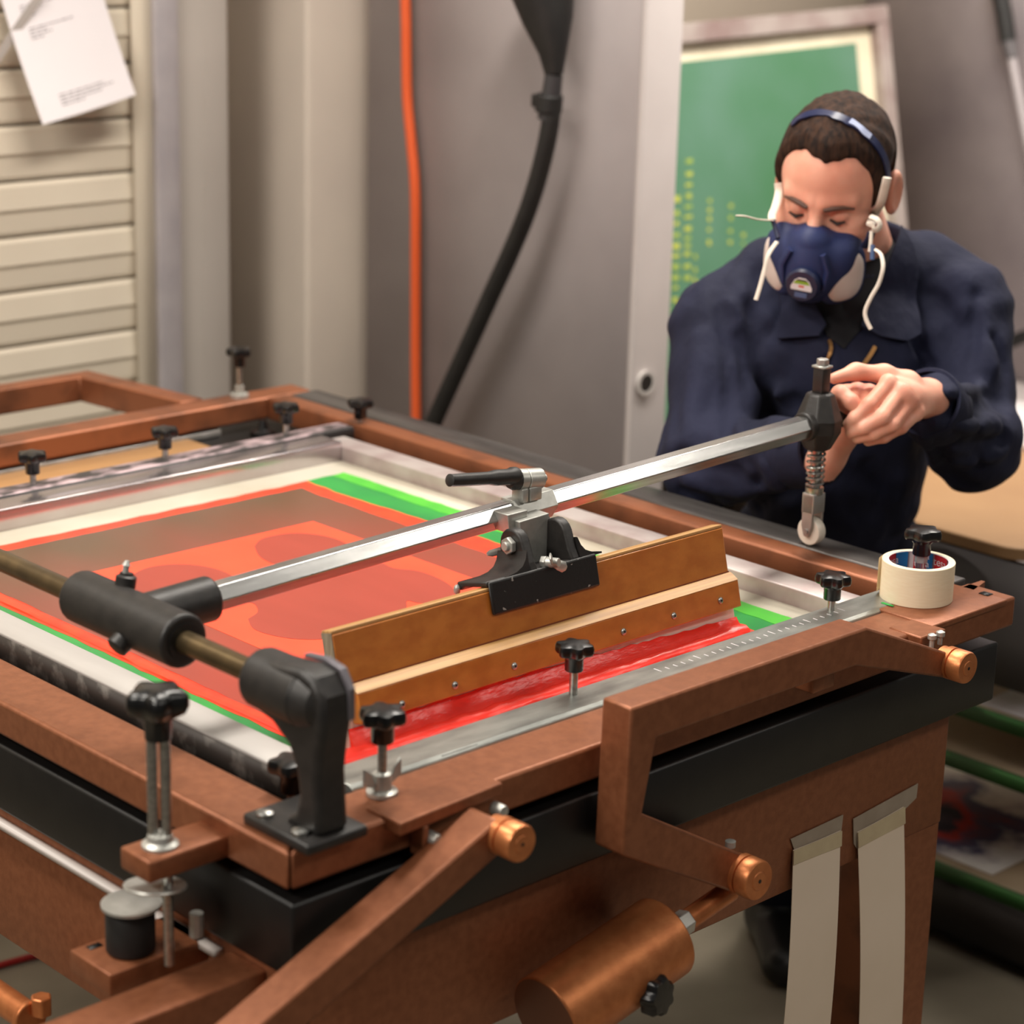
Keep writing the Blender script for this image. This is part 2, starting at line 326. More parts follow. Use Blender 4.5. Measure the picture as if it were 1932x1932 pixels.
# gusset plates with the pivot lugs
MB().prism([(.118, -.022, .889), (.262, -.014, .889), (.262, .03, .889), (.118, .03, .889)], (0, 0, .014)).out('gusset_plate', COPPER, cf, bevel=.002)
MB().prism([(.955, -.02, .889), (1.005, -.02, .889), (1.005, .03, .889), (.955, .03, .889)], (0, 0, .0125)).out('gusset_plate', COPPER, cf, bevel=.002)
MB().box(1.00, 1.16, -.004, .10, .894, .9022).out('corner_plate', COPPER, cf, bevel=.002)
MB().prism([(1.16, .05, .888), (1.205, .062, .888), (1.205, .068, .888), (1.16, .068, .888)], (0, 0, .012)).out('corner_tab', COPPER, cf)
MB().box(1.150, 1.162, .02, .034, .9022, .9032).out('black_mark', BLACK, cf)
MB().box(.15, .158, -.02, .0, .855, .889).out('pivot_lug', COPPER, cf, bevel=.002)
for x, z in ((.163, .873), (.252, .878)): MB().lathe([(.0, -.004), (.006, -.003), (.007, 0), (.007, .012)], (x, -.024, z), (0, 1, 0), 14).out('lug_bolt', ZINC, cf)
for x in (.965, .982): MB().lathe([(.003, 0), (.003, .010), (.0055, .011), (.0055, .016), (.002, .018)], (x, -.028, .889), (0, 0, 1), 12).out('grease_nipple', ZINC, cf)
# handle at the back
hb = [(.0, 1.77), (.93, 1.77), (.99, 1.56), (.99, 1.50)]
MB().prism([(-.3, 1.765, .856), (.925, 1.765, .856), (.955, 1.505, .856), (1.0, 1.505, .856), (.965, 1.80, .856), (-.3, 1.80, .856)], (0, 0, .046)).out('rear_handle', COPPER_DARK, cf, bevel=.003)
# clamp rails
pr = [(.0745, .886), (.074, .893), (.076, .900), (.081, .903), (.125, .903), (.125, .886)]
MB().prism([(.14, y, z) for y, z in pr], (.945, 0, 0)).out('clamp_rail', mat('rail_galvanised', (172, 174, 168), .36, .75, (126, 128, 124), 22, .35, .7, stretch=(.6, 2, 2), bump=.05), cf, bevel=.001, ang=20)
random.seed(5)
MB().box(.20, 1.075, 1.195, 1.235, .886, .903).out('clamp_rail', mat('rail_paint_splattered', (64, 60, 60), .45, .3, (196, 172, 176), 22, .42, .62, stretch=(1, 2.5, 1), detail=6), cf, bevel=.004)
MB().box(.20, 1.07, 1.189, 1.194, .872, .902).out('clamp_rail_skirt', BLACK, cf)
MB().box(.26, .31, .0755, .0765, .9031, .9035).out('rail_mark', BLACK, cf)
MB().box(1.018, 1.0225, .072, .090, .9032, .9037).out('rail_green_mark', mat('green_marker', (40, 170, 70), .5), cf)
for i in range(26):
    x = .62+i*.0135; MB().box(x, x+.0012, .10, .10+(.012 if i % 5 == 0 else .007), .9031, .9034).out('rail_tick', PAPER, cf)

# star knobs
def star_knob(base, ztop, R=.0235, lobes=6, stud=.0048, rot=0., nut=False, parent=cf, axis=(0, 0, 1), nm='clamp_knob'):
    H = R*1.45; base = Vector(base); ax = Vector(axis); L = ztop-base.z if axis == (0, 0, 1) else ztop
    prof = [(R*.44, 0), (R*.47, .04*R), (R*.47, R*.62), (R*.60, R*.78), (R*.93, R*.86), (R*1.0, R*.98), (R*1.0, R*1.22), (R*.93, R*1.38), (R*.62, R*1.45), (R*.3, R*1.47)]
    def fr(k, r, t): 
        if k < 3: return r
        a = (.13 if 4 <= k <= 7 else .08)*r; c = math.cos(lobes*t); return r-a+a*(c if c > 0 else c*.9)
    o = MB().lathe([(r, h) for r, h in prof], base+ax*(L-H), axis, 60, rot, fr=fr).out(nm, BAKELITE, parent, ang=50)
    MB().cyl(base-ax*.004, base+ax*(L-H+.004), stud, n=14).out('threaded_stud', STEEL, o)
    if nut: MB().cyl(base+ax*(L-H-.010), base+ax*(L-H), R*.34, n=6).out('lock_nut', ZINC, o)
    return o
for x, y, zb, zt, R, rt in ((.488, 1.218, .903, .952, .0225, .2), (.720, 1.218, .903, .952, .0225, .5), (.953, 1.218, .903, .955, .0225, .9), (1.106, 1.217, .903, .940, .0225, .1),
                        (.947, .113, .903, .951, .0230, .3), (.4915, .115, .903, .964, .0225, .0), (.154, .047, .902, .992, .0245, .4)):
    star_knob((x, y, zb), zt, R, rot=rt)
star_knob((1.058, 1.48, .90), .986, .0225, 5, rot=.3)
MB().lathe([(.012, -.05), (.022, -.045), (.022, -.02), (.010, -.015), (.006, 0)], (1.058, 1.415, .873), n=20).out('lower_knob', BAKELITE, cf)
MB().lathe([(.016, 0), (.016, .006), (.008, .006), (.008, .02)], (1.058, 1.48, .90), n=16).out('stud_base', ZINC, cf)
star_knob((1.090, .085, .9022), .990, .0245, 5, stud=.0062, rot=.2, nut=True)
k = star_knob((.092, .112, .880), .935, .0245, 5, rot=.7)
# wing collar on the near front stud
MB().lathe([(.016, 0), (.016, .004), (.010, .006), (.0095, .022), (.006, .024)], (.154, .047, .901), n=20).out('stud_collar', ZINC, cf)
for s in (-1, 1): MB().prism([(.154+s*.008, .045, .908), (.154+s*.024, .045, .916), (.154+s*.024, .045, .934), (.154+s*.014, .045, .926)], (0, .004, 0)).out('wing', ZINC, cf, bevel=.001)

# left height clamp
MB().box(-.092, .003, .094, .142, .862, .885).out('clamp_block', COPPER, cf, bevel=.003)
lc = Vector((-.062, .118, .885))
for dx, dy in ((-.0045, .0045), (.0045, -.0045)): MB().cyl((lc.x+dx, lc.y+dy, .76 if dx > 0 else .88), (lc.x+dx, lc.y+dy, 1.0), .0052, n=14).out('clamp_rod', STEEL, cf)
MB().lathe([(.018, 0), (.018, .003), (.013, .006), (.012, .012), (.007, .013)], lc, n=20).out('rod_collar', ZINC, cf)
def fr5(k, r, t): return r*(1+.16*math.cos(5*(t+.9))) if 2 <= k <= 5 else r
MB().lathe([(.0125, 0), (.0135, .020), (.0235, .027), (.0265, .034), (.0262, .044), (.022, .049), (.01, .051)], (lc.x, lc.y, .995), n=60, fr=fr5).out('clamp_knob', BAKELITE, cf, ang=50)
MB().lathe([(.030, 0), (.031, .0015), (.030, .003), (.006, .003)], (-.062, .128, .838), (.12, .1, 1), 32).out('washer', ZINC, cf)
MB().lathe([(.026, 0), (.030, .002), (.030, .005), (.010, .006)], (-.06, .172, .80), (0, 0, 1), 32).out('washer', ZINC, cf)
MB().lathe([(.022, 0), (.0245, .003), (.0245, .044), (.022, .048)], (-.06, .175, .752), n=32).out('rubber_buffer', RUB, cf)
MB().box(-.105, .012, .145, .215, .728, .752).out('buffer_plate', COPPER, tbl, bevel=.002)
MB().box(-.09, -.075, .20, .209, .752, .7525).out('plate_slot', BLACK, tbl)
MB().cyl((-.02, .12, .775), (-.02, .12, .800), .007, n=10).out('stop_screw', ZINC, tbl)

# bearing bracket and slide shaft
SX, SZ = .045, 1.037
br = [(-.012, .910), (-.010, .94), (-.008, .97), (-.012, 1.0), (-.016, 1.02), (-.014, 1.05), (.0, 1.066), (.02, 1.070), (.05, 1.066), (.09, 1.062), (.092, 1.012), (.06, 1.005), (.036, .990), (.024, .968), (.020, .945), (.026, .925), (.046, .910)]
MB().prism([(.026, y, z) for y, z in br], (.038, 0, 0)).out('bearing_bracket', CASTBLK, cf, bevel=.013, seg=5)
MB().cyl((SX, .02, SZ), (SX, .098, SZ), .031, .030).out('bearing_socket', CASTBLK, cf, bevel=.004)
MB().lathe([(.031, 0), (.026, .02), (.012, .032)], (SX, .02, SZ), (0, -1, 0), 24).out('bearing_cap', CASTBLK, cf)
MB().prism([(.058, y, z) for y, z in ((.050, 1.0705), (.020, 1.0745), (-.004, 1.0705), (-.0165, 1.053), (-.0165, 1.022), (-.0125, 1.022), (-.0125, 1.051), (-.002, 1.066), (.020, 1.0695), (.050, 1.066))], (.008, 0, 0)).out('clamp_slit_plate', mat('slit_grey', (112, 108, 114), .35, .4), cf, bevel=.001)
MB().box(.008, .082, -.018, .082, .8995, .911).out('bracket_foot', CASTBLK, cf, bevel=.003)
for x, y in ((.020, .062), (.020, .008)): MB().lathe([(.0085, 0), (.0085, .004), (.005, .006)], (x, y, .911), n=14).out('foot_bolt', STEEL, cf)
MB().cyl((SX, .05, SZ), (SX, 1.44, SZ), .0118).out('slide_shaft', SHAFT, cf)
MB().prism([(.03, 1.40, .90), (.06, 1.40, .90), (.06, 1.45, .90), (.03, 1.45, .90)], (0, 0, .17)).out('bearing_bracket', CASTBLK, cf, bevel=.008)

# ------------------------------------------------------------------ print screen
sc = thing('print_screen', 'framed print screen with red, green and cream ink lying in the press', 'screen', (.58, .63, .868))
MB().box(.1105, .1122, .126, 1.18, .870, .901).out('frame_side', mat('frame_side_stained', (74, 68, 64), .55, .3, (130, 124, 118), 40, .5, .72), sc)
ALUS = mat('screen_alu_smeared', (206, 202, 204), .22, .9, (186, 176, 178), 5)
ALUD = mat('screen_alu_dirty', (190, 180, 176), .45, .4, (168, 150, 148), 16)
MB().box(.112, .157, .126, 1.185, .868, .904).out('frame_member', mat('screen_alu_pale', (196, 192, 188), .45, .35, (184, 180, 176), 20, stretch=(1, .2, 1)), sc, bevel=.002)
MB().box(1.0, 1.045, .126, 1.185, .868, .894).out('frame_member', ALUD, sc, bevel=.002)
MB().box(.157, 1.0, 1.136, 1.185, .868, .902).out('frame_member', ALUS, sc, bevel=.002)
MB().box(.157, 1.0, .085, .124, .868, .8855).out('frame_member', ALU_MATT, sc, bevel=.002)
GLUE = mat('glue_cream', (236, 230, 212), .5, 0, (220, 212, 190), 7, .35, .7)
GRN = mat('ink_green', (46, 150, 66), .35, 0, (36, 122, 66), 8)
GRNL = mat('ink_green_light', (84, 186, 58), .35, 0, (70, 172, 56), 20)
RED = mat('ink_orange_red', (255, 74, 42), .38, 0, (255, 64, 40), 30)
REDF = mat('ink_red_film', (226, 92, 76), .3, 0, (212, 82, 68), 14, stretch=(1, 6, 1))
REDP = mat('ink_red_paste', (255, 72, 58), .28, 0, (255, 62, 50), 40, bump=.3, bscale=70, stretch=(1, 3, 3))
# stencil brown: ink residue gets denser towards the squeegee
BRN = bpy.data.materials.new('stencil_ink_residue'); BRN.use_nodes = True; nt = BRN.node_tree; b = nt.nodes['Principled BSDF']; b.inputs['Roughness'].default_value = .32
tc = nt.nodes.new('ShaderNodeTexCoord'); sp = nt.nodes.new('ShaderNodeSeparateXYZ'); nt.links.new(tc.outputs['Object'], sp.inputs[0])
nz = nt.nodes.new('ShaderNodeTexNoise'); nz.inputs['Scale'].default_value = 6; mp_ = nt.nodes.new('ShaderNodeMapping'); mp_.inputs['Scale'].default_value = (1, .25, 1); nt.links.new(tc.outputs['Object'], mp_.inputs[0]); nt.links.new(mp_.outputs[0], nz.inputs['Vector'])
ma = nt.nodes.new('ShaderNodeMath'); ma.operation = 'MULTIPLY_ADD'; ma.inputs[1].default_value = .38; nt.links.new(nz.outputs[0], ma.inputs[0]); nt.links.new(sp.outputs[1], ma.inputs[2])
rp = nt.nodes.new('ShaderNodeValToRGB'); rp.color_ramp.elements[0].position = .0; rp.color_ramp.elements[0].color = lin((166, 70, 56)); rp.color_ramp.elements[1].position = .62; rp.color_ramp.elements[1].color = lin((98, 76, 56)); e_ = rp.color_ramp.elements.new(.42); e_.color = lin((130, 74, 58))
nt.links.new(ma.outputs[0], rp.inputs[0]); nt.links.new(rp.outputs[0], b.inputs['Base Color'])
ZM = .8700
mesh = MB().box(.150, 1.005, .090, 1.14, ZM-.0008, ZM).out('mesh_fabric', GLUE, sc)
random.seed(2)
flat('ink_green_band', [(.158, .13), (.226, .13), (.224, 1.06), (.158, 1.06)], ZM, .0005, GRN, mesh, .0015)
flat('ink_green_band', [(.88, .13), (.960, .13), (.957, 1.078), (.876, 1.078)], ZM, .0005, GRN, mesh, .0015)
flat('ink_green_band', [(.926, .13), (.960, .13), (.957, 1.078), (.930, 1.074), (.928, .6)], ZM+.0003, .0006, GRNL, mesh, .002)
flat('ink_orange_field', [(.219, .13), (.884, .13), (.893, .45), (.888, .7), (.875, 1.0), (.882, 1.074), (.215, 1.08)], ZM+.0005, .0005, RED, mesh, .0022)
flat('stencil_area', [(.241, .135), (.868, .135), (.842, .35), (.840, .6), (.846, 1.0), (.85, 1.05), (.241, 1.052)], ZM+.0009, .0005, BRN, mesh, .0012)
flat('printed_opening', [(.366, .31), (.752, .31), (.752, .90), (.37, .90)], ZM+.0013, .0005, mat('ink_orange_open', (255, 88, 58), .4, 0, (255, 82, 54), 12), mesh)
BLOB = mat('stencil_blob', (156, 66, 52), .4, 0, (164, 70, 56), 14, stretch=(1, .25, 1))
def blob(pts):
    P = spline([at_z(x, y, ZM+.0018) for x, y in pts]+[at_z(*pts[0], ZM+.0018)], 5)[:-1]
    flat('stencil_shape', [(p.x, p.y) for p in P], ZM+.0017, .0005, BLOB, mesh)
blob([(480, 1031), (492, 1018), (520, 1010), (560, 1006), (610, 1011), (650, 1024), (668, 1045), (640, 1062), (590, 1072), (530, 1068), (492, 1052)])
blob([(243, 1098), (255, 1082), (285, 1070), (330, 1065), (380, 1068), (425, 1080), (452, 1100), (440, 1122), (400, 1140), (330, 1142), (272, 1128)])
blob([(468, 1168), (486, 1155), (480, 1140), (455, 1130), (470, 1110), (540, 1092), (640, 1075), (705, 1058), (742, 1072), (790, 1078), (832, 1094), (856, 1112), (854, 1130), (830, 1140), (790, 1138), (768, 1134), (766, 1152), (745, 1170), (690, 1190), (620, 1205), (560, 1206), (510, 1198), (478, 1186)])
flat('register_mark', [(.40, .42), (.55, .42), (.55, .435), (.40, .435)], ZM+.0017, .0004, BLOB, mesh)
flat('red_film', [(.205, .13), (.885, .13), (.88, .185), (.235, .188)], ZM+.0013, .0006, REDF, mesh, .001)
# raised ink ridges
def ridge(pts, wd, h):
    rr = []
    for i, p in enumerate(pts):
        p = Vector(p); t_ = (Vector(pts[min(i+1, len(pts)-1)])-Vector(pts[max(i-1, 0)])).normalized(); n_ = Vector((-t_.y, t_.x, 0)); k = random.uniform(.85, 1.1)
        rr.append([p+n_*wd*.5*k, p+n_*wd*.42+Vector((0, 0, h*.6)), p+n_*wd*.15*k+Vector((0, 0, h*.9*k)), p-n_*wd*.15+Vector((0, 0, h*k)), p-n_*wd*.42+Vector((0, 0, h*.5)), p-n_*wd*.5*k])
    return MB().rings(rr)
ridge([(.2305+.0015*math.sin(i*.35), .19+i*.0215, ZM+.0008) for i in range(41)], .020, .004).out('ink_ridge', RED, mesh, ang=60)
ridge([(.19+i*.018, .192+.0015*math.sin(i*.9), ZM+.001) for i in range(39)], .028, .010).out('ink_ridge', REDP, mesh, ang=60)

# ------------------------------------------------------------------ squeegee
SQ0, SQ1 = .236, .863
eu = Vector((0, .244, .9698)); en = Vector((0, -.9698, .244)); tip = Vector((0, .204, .8755))
def sq(s, t, x): return Vector((x, 0, 0))+tip+eu*s+en*t
def sqbox(s0, s1, t0, t1, x0=SQ0, x1=SQ1): return MB().prism([sq(s0, t0, x0), sq(s1, t0, x0), sq(s1, t1, x0), sq(s0, t1, x0)], (x1-x0, 0, 0))
WOOD = mat('varnished_hardboard', (192, 118, 48), .32, 0, (176, 102, 38), 60, stretch=(.6, 1, 1), coat=.35, bump=.04, bscale=300)
PLY = mat('plywood_edge', (196, 152, 96), .42, 0, (160, 116, 66), 30, stretch=(.12, 6, 6))
PLYG = mat('plywood_end_grain', (150, 136, 116), .5, 0, (120, 106, 88), 40, stretch=(1, 14, 1))
sg = thing('squeegee', 'long varnished wooden squeegee with red ink on its white blade', 'squeegee', (.55, .21, .872))
ub = sqbox(.048, .1265, -.009, .009).out('upper_board', WOOD, sg, bevel=.0015)
sqbox(.1265, .1305, -.0085, .0085).out('top_edge', PLY, ub, bevel=.001)
sqbox(.05, .128, -.0085, .0085, SQ0-.0008, SQ0).out('end_grain', PLYG, ub)
lb = sqbox(.026, .060, .006, .0215, SQ0+.012, SQ1+.002).out('front_batten', WOOD, sg, bevel=.0015)
MB().prism([sq(.060, .0215, SQ0+.012), sq(.060, .006, SQ0+.012), sq(.070, .009, SQ0+.012), sq(.068, .013, SQ0+.012)], (SQ1-SQ0-.01, 0, 0)).out('batten_edge', PLY, lb)
sqbox(.0695, .0712, .009, .0098).out('groove_line', mat('groove_dark', (120, 56, 22), .5), ub)
sqbox(.024, .066, -.020, -.005).out('back_batten', WOOD, sg, bevel=.0015)
sqbox(-.0035, .034, -.004, .004, SQ0+.004, SQ1+.006).out('rubber_blade', mat('blade_rubber', (226, 216, 204), .5), sg, bevel=.001)
sc0 = None
for px_, py_ in ((758, 1329), (858, 1293), (970, 1257), (1176, 1192), (1271, 1162), (1359, 1133)):
    d_ = ray(px_, py_); o_ = sq(.0, .0218, 0); k = (o_-CAM).dot(en)/d_.dot(en); p = CAM+d_*k
    s_ = MB().lathe([(.0042, 0), (.0042, .0012), (.003, .0022), (.001, .0024)], p, en, 14).out('screw', STEEL, lb)
    MB().cyl(p+en*.0023, p+en*.0028, .0014, n=6).out('screw_recess', BLACK, lb)
random.seed(9)
tops = []
n_ = 60
for i in range(n_+1):
    x = SQ0+.006+(SQ1-SQ0-.002)*i/n_; tops.append(sq(.022-.010*max(0, (i/n_-.45))/.55*1.1+random.uniform(-.0012, .0012), .0048, x))
rr = []
for i in range(n_+1):
    x = tops[i].x; k = random.uniform(.9, 1.15)
    rr.append([tops[i], sq(.012, .0075*k, x), sq(.005, .010*k, x), sq(-.001, .014*k, x)+Vector((0, 0, .001)), sq(-.004, .011, x), sq(-.0035, .0035, x), sq(.006, .0035, x)])
MB().rings(rr).out('ink_film', REDP, sg, ang=60)

# ------------------------------------------------------------------ squeegee arm (T slide, hexagonal bar, clamp, roller head)
arm = thing('squeegee_carriage', 'hexagonal steel squeegee bar with black T slide and roller head', 'squeegee carriage', (.6, .31, .902))
TS = Vector((SX, .31, SZ)); HE = Vector((1.15, .31, 1.0735)); hd = (HE-TS).normalized()
MB().cyl((SX, .224, SZ), (SX, .410, SZ), .0285).out('slide_sleeve', CASTBLK, arm, bevel=.004, seg=3)
MB().cyl((SX, .2225, SZ), (SX, .2238, SZ), .0195).out('sleeve_bore', BLACK, arm)
MB().cyl(TS, TS+hd*.095, .0245).out('bar_socket', CASTBLK, arm, bevel=.003)
for yy, zz in ((.352, 1.0),): 
    MB().lathe([(.012, 0), (.012, .012), (.009, .014)], (SX-.02, .30, SZ-.014), (-.8, 0, -.55), 16).out('grub_boss', CASTBLK, arm)
MB().lathe([(.011, 0), (.011, .012), (.0075, .014), (.0075, .016)], (SX+.012, .345, SZ+.023), (.2, 0, 1), 16).out('grease_boss', CASTBLK, arm)
MB().lathe([(.0035, 0), (.0035, .008), (.0048, .009), (.002, .014)], (SX+.013, .345, SZ+.038), (.2, 0, 1), 12).out('grease_nipple', ZINC, arm)
MB().lathe([(.0035, 0), (.0048, .004), (.002, .007)], (SX+.052, .288, SZ-.012), (.3, -1, 0), 12).out('grease_nipple', ZINC, arm)
# hexagon with a flat facing up
def hexring(p, r): 
    up = Vector((0, 1, 0)).cross(hd).normalized()*-1; sd = Vector((0, 1, 0)); return [p+(sd*math.cos(a)+up*math.sin(a))*r for a in [math.radians(60*i) for i in range(6)]]
MB().rings([hexring(TS+hd*.09, .0165), hexring(HE-hd*.012, .0165)]).out('hex_bar', ALU, arm, bevel=.0012)
# clamp on the bar
CX = .600; CP = TS+hd*((CX-SX)/hd.x)
def hexsleeve(p0, p1, r, rin, nm, m_):
    return MB().rings([hexring(p0, rin), hexring(p0, r), hexring(p1, r), hexring(p1, rin)], cap=False).out(nm, m_, arm, bevel=.0006)
hexsleeve(CP-hd*.030, CP+hd*.036, .0196, .0165, 'clamp_sleeve', ZINC)
MB().box(CX-.022, CX-.012, .292, .312, CP.z+.012, CP.z+.030).out('clamp_neck', ZINC, arm, bevel=.002)
MB().box(CX-.010, CX+.010, .292, .312, CP.z+.012, CP.z+.030).out('clamp_neck', ZINC, arm, bevel=.002)
lp = Vector((CX, .302, CP.z+.037)); ld = Vector((1, -.12, -.10)).normalized()
MB().cyl(lp-ld*.020, lp-ld*.009, .0125).out('clamp_boss', ZINC, arm, bevel=.001)
MB().cyl(lp-ld*.008, lp+ld*.014, .0125).out('clamp_boss', ZINC, arm, bevel=.001)
MB().cyl(lp+ld*.014, lp+ld*.021, .0050, n=12).out('clamp_screw', ZINC, arm); MB().cyl(lp+ld*.0205, lp+ld*.0215, .0028, n=6).out('screw_recess', BLACK, arm)
a0 = lp-ld*.021; a1 = at_y(955, 900, .302); a2 = at_y(860, 906, .302); a3 = at_y(847, 906, .302)
MB().tube([lp-ld*.020, lp-ld*.027, lp-ld*.032], [.0125, .0125, .010], 18).out('lever_hub', CASTBLK, arm)
MB().tube(spline([lp-ld*.024+Vector((0, 0, .004)), a1, at_y(910, 903, .302), a2, a3], 4), [.0115]*3+[.0095]*4+[.0078]*5+[.0075]*4+[.004], 16).out('clamp_lever', CASTBLK, arm)
# link plates down to the bracket
BX = .56; BY = .256
MB().prism([(CX-.008, .284, CP.z-.012), (CX+.022, .284, CP.z-.012), (CX+.022, .284, CP.z-.046), (CX-.008, .284, CP.z-.052)], (0, .028, 0)).out('link_plate', ZINC, arm, bevel=.002)
MB().prism([at_y(980, 985, .268), at_y(1036, 968, .268), at_y(1036, 1080, .268), at_y(990, 1092, .268)], (0, .022, 0)).out('link_block', ZINC, arm, bevel=.001)
MB().prism([at_y(958, 972, .276), at_y(996, 962, .276), at_y(992, 1004, .276), at_y(962, 1008, .276)], (0, .03, 0)).out('link_plate', ZINC, arm, bevel=.001)
MB().box(CX+.0125, CX+.0145, .2832, .285, CP.z-.040, CP.z-.008).out('link_slot', BLACK, arm)
bp_ = at_y(1020, 998, .283); MB().lathe([(.0095, 0), (.0095, .006), (.0085, .007)], bp_, (0, -1, 0), 20).out('socket_bolt', ZINC, arm); MB().cyl(bp_+Vector((0, -.0066, 0)), bp_+Vector((0, -.0074, 0)), .0042, n=6).out('socket_recess', BLACK, arm)
# cast bracket that straddles the squeegee
X0, X1 = .462, .634
def bq(s, t, x): return sq(s, t, x)
MB().prism([bq(.099, .0095, X0), bq(.138, .0095, X0), bq(.138, .0150, X0), bq(.099, .0150, X0)], (X1-X0, 0, 0)).out('bracket_front', CHIPBLK, arm, bevel=.004, seg=3)
MB().prism([bq(.1315, .0095, X0), bq(.138, .0095, X0), bq(.138, -.042, X0), bq(.128, -.042, X0), bq(.128, -.036, X0), bq(.1315, -.03, X0)], (X1-X0, 0, 0)).out('bracket_saddle', CASTBLK, arm, bevel=.002)
for ex in (.527, .596):
    c_ = bq(.168, -.013, ex); ear = [bq(.136, .013, ex), bq(.150, .009, ex)]+[c_+(en*math.cos(a)+eu*math.sin(a))*.0195 for a in [math.radians(v) for v in (10, 30, 50, 70, 90, 110, 130, 150, 170)]]+[bq(.150, -.036, ex), bq(.136, -.044, ex)]
    MB().prism(ear, (.014, 0, 0)).out('bracket_ear', CASTBLK, arm, bevel=.003, seg=3)
for s_, ex in ((-1, .5275), (1, .6095)):  # concave feet of the ears
    fl_ = [(0, .136), (0, .162), (.004, .152), (.010, .145), (.020, .1405), (.036, .138), (.036, .136)]
    MB().prism([bq(s2, .0125, ex+s_*dx) for dx, s2 in fl_], en*-.05).out('ear_foot', CASTBLK, arm, ang=60)
nc = bq(.168, -.013, .527)
MB().cyl(nc, nc-Vector((.007, 0, 0)), .0105, n=6, rot=.3).out('pivot_nut', ZINC, arm, bevel=.001)
MB().cyl(nc-Vector((.006, 0, 0)), nc-Vector((.011, 0, 0)), .0055, n=16).out('pivot_bolt', ZINC, arm, bevel=.001)
def wing_nut(c, ax, sz=1.0):
    c, ax = Vector(c), Vector(ax).normalized(); e = ax.cross(Vector((0, 0, 1))).normalized(); g = ax.cross(e)
    MB().cyl(c, c+ax*.007*sz, .008*sz, n=6).out('wing_nut_hex', ZINC, arm, bevel=.0008)
    MB().cyl(c+ax*.006*sz, c+ax*.022*sz, .0065*sz, .0055*sz, n=16).out('wing_nut_body', ZINC, arm, bevel=.0008)
    for s in (-1, 1):
        q = c+ax*.014*sz; d2 = (e*.8*s+g*(-.5*s)).normalized()
        MB().tube([q+d2*.004, q+d2*.010+ax*.003, q+d2*.018+ax*.006, q+d2*.022+ax*.007], [.004*sz, .0062*sz, .0066*sz, .003*sz], 10, .3, up=g).out('wing', ZINC, arm)
w0 = at_y(1026, 1062, .232); wing_nut(w0+Vector((0, .003, 0)), (.35, -1, .15))
w1 = at_y(926, 1044, .285); MB().tube([w1+Vector((.02, 0, 0)), w1, w1-Vector((.006, 0, 0))], [.005, .0045, .002], 10, .5).out('wing', ZINC, arm)
w2 = at_y(862, 1113, .275); MB().ball(w2, .007, 2, (.6, .6, 1)).out('wing', ZINC, arm)
# roller head
MB().lathe([(.012, 0), (.0185, .002), (.031, .026), (.032, .044), (.0195, .078), (.014, .080)], (HE.x, HE.y, 1.036), n=8, rot=math.radians(-12)).out('roller_head', CASTBLK, arm, bevel=.002, ang=20)
MB().cyl(HE-hd*.034, HE-hd*.02, .020).out('head_collar', CASTBLK, arm, bevel=.002)
MB().box(HE.x-.0085, HE.x+.0085, HE.y-.0085, HE.y+.0085, 1.114, 1.152).out('head_post', CASTBLK, arm, bevel=.001)
MB().box(HE.x-.010, HE.x+.010, HE.y-.010, HE.y+.010, 1.150, 1.153).out('post_cap', ZINC, arm)
MB().cyl((HE.x, HE.y, 1.153), (HE.x, HE.y, 1.162), .0085, n=6).out('post_bolt', ALU_MATT, arm, bevel=.001)
MB().cyl((HE.x, HE.y, .98), (HE.x, HE.y, 1.038), .0075).out('plunger', STEEL, arm)
MB().tube([(HE.x+.0112*math.cos(t), HE.y+.0112*math.sin(t), .984+.052*t/(2*math.pi*6.5)) for t in [i*2*math.pi*6.5/130 for i in range(131)]], .0019, 8).out('spring', STEEL, arm)
MB().lathe([(.0115, 0), (.0125, .004), (.0125, .010)], (HE.x, HE.y, .974), n=24).out('spring_seat', STEEL, arm)
for s in (-1, 1): 
    MB().prism([(HE.x+s*.0085, .301, .974), (HE.x+s*.0085, .319, .974), (HE.x+s*.0085, .319, .930), (HE.x+s*.0085, .314, .915), (HE.x+s*.0085, .306, .915), (HE.x+s*.0085, .301, .930)], (s*.004, 0, 0)).out('fork_cheek', ALU_MATT, arm, bevel=.001)
MB().box(HE.x-.0125, HE.x+.0125, .300, .320, .948, .976).out('fork_bridge', ALU_MATT, arm, bevel=.001)
MB().lathe([(.014, -.0075), (.0185, -.0075), (.0192, -.006), (.0192, .006), (.0185, .0075), (.014, .0075)], (HE.x, .31, .9215), (1, 0, 0), 36).out('roller_wheel', mat('nylon_wheel', (226, 218, 204), .4), arm, bevel=.0006)
MB().cyl((HE.x-.0145, .31, .9225), (HE.x+.0145, .31, .9225), .004, n=14).out('wheel_axle', STEEL, arm)
MB().cyl(HE+hd*.02, HE+hd*.15, .0145).out('hand_grip', RUB, arm, bevel=.004)

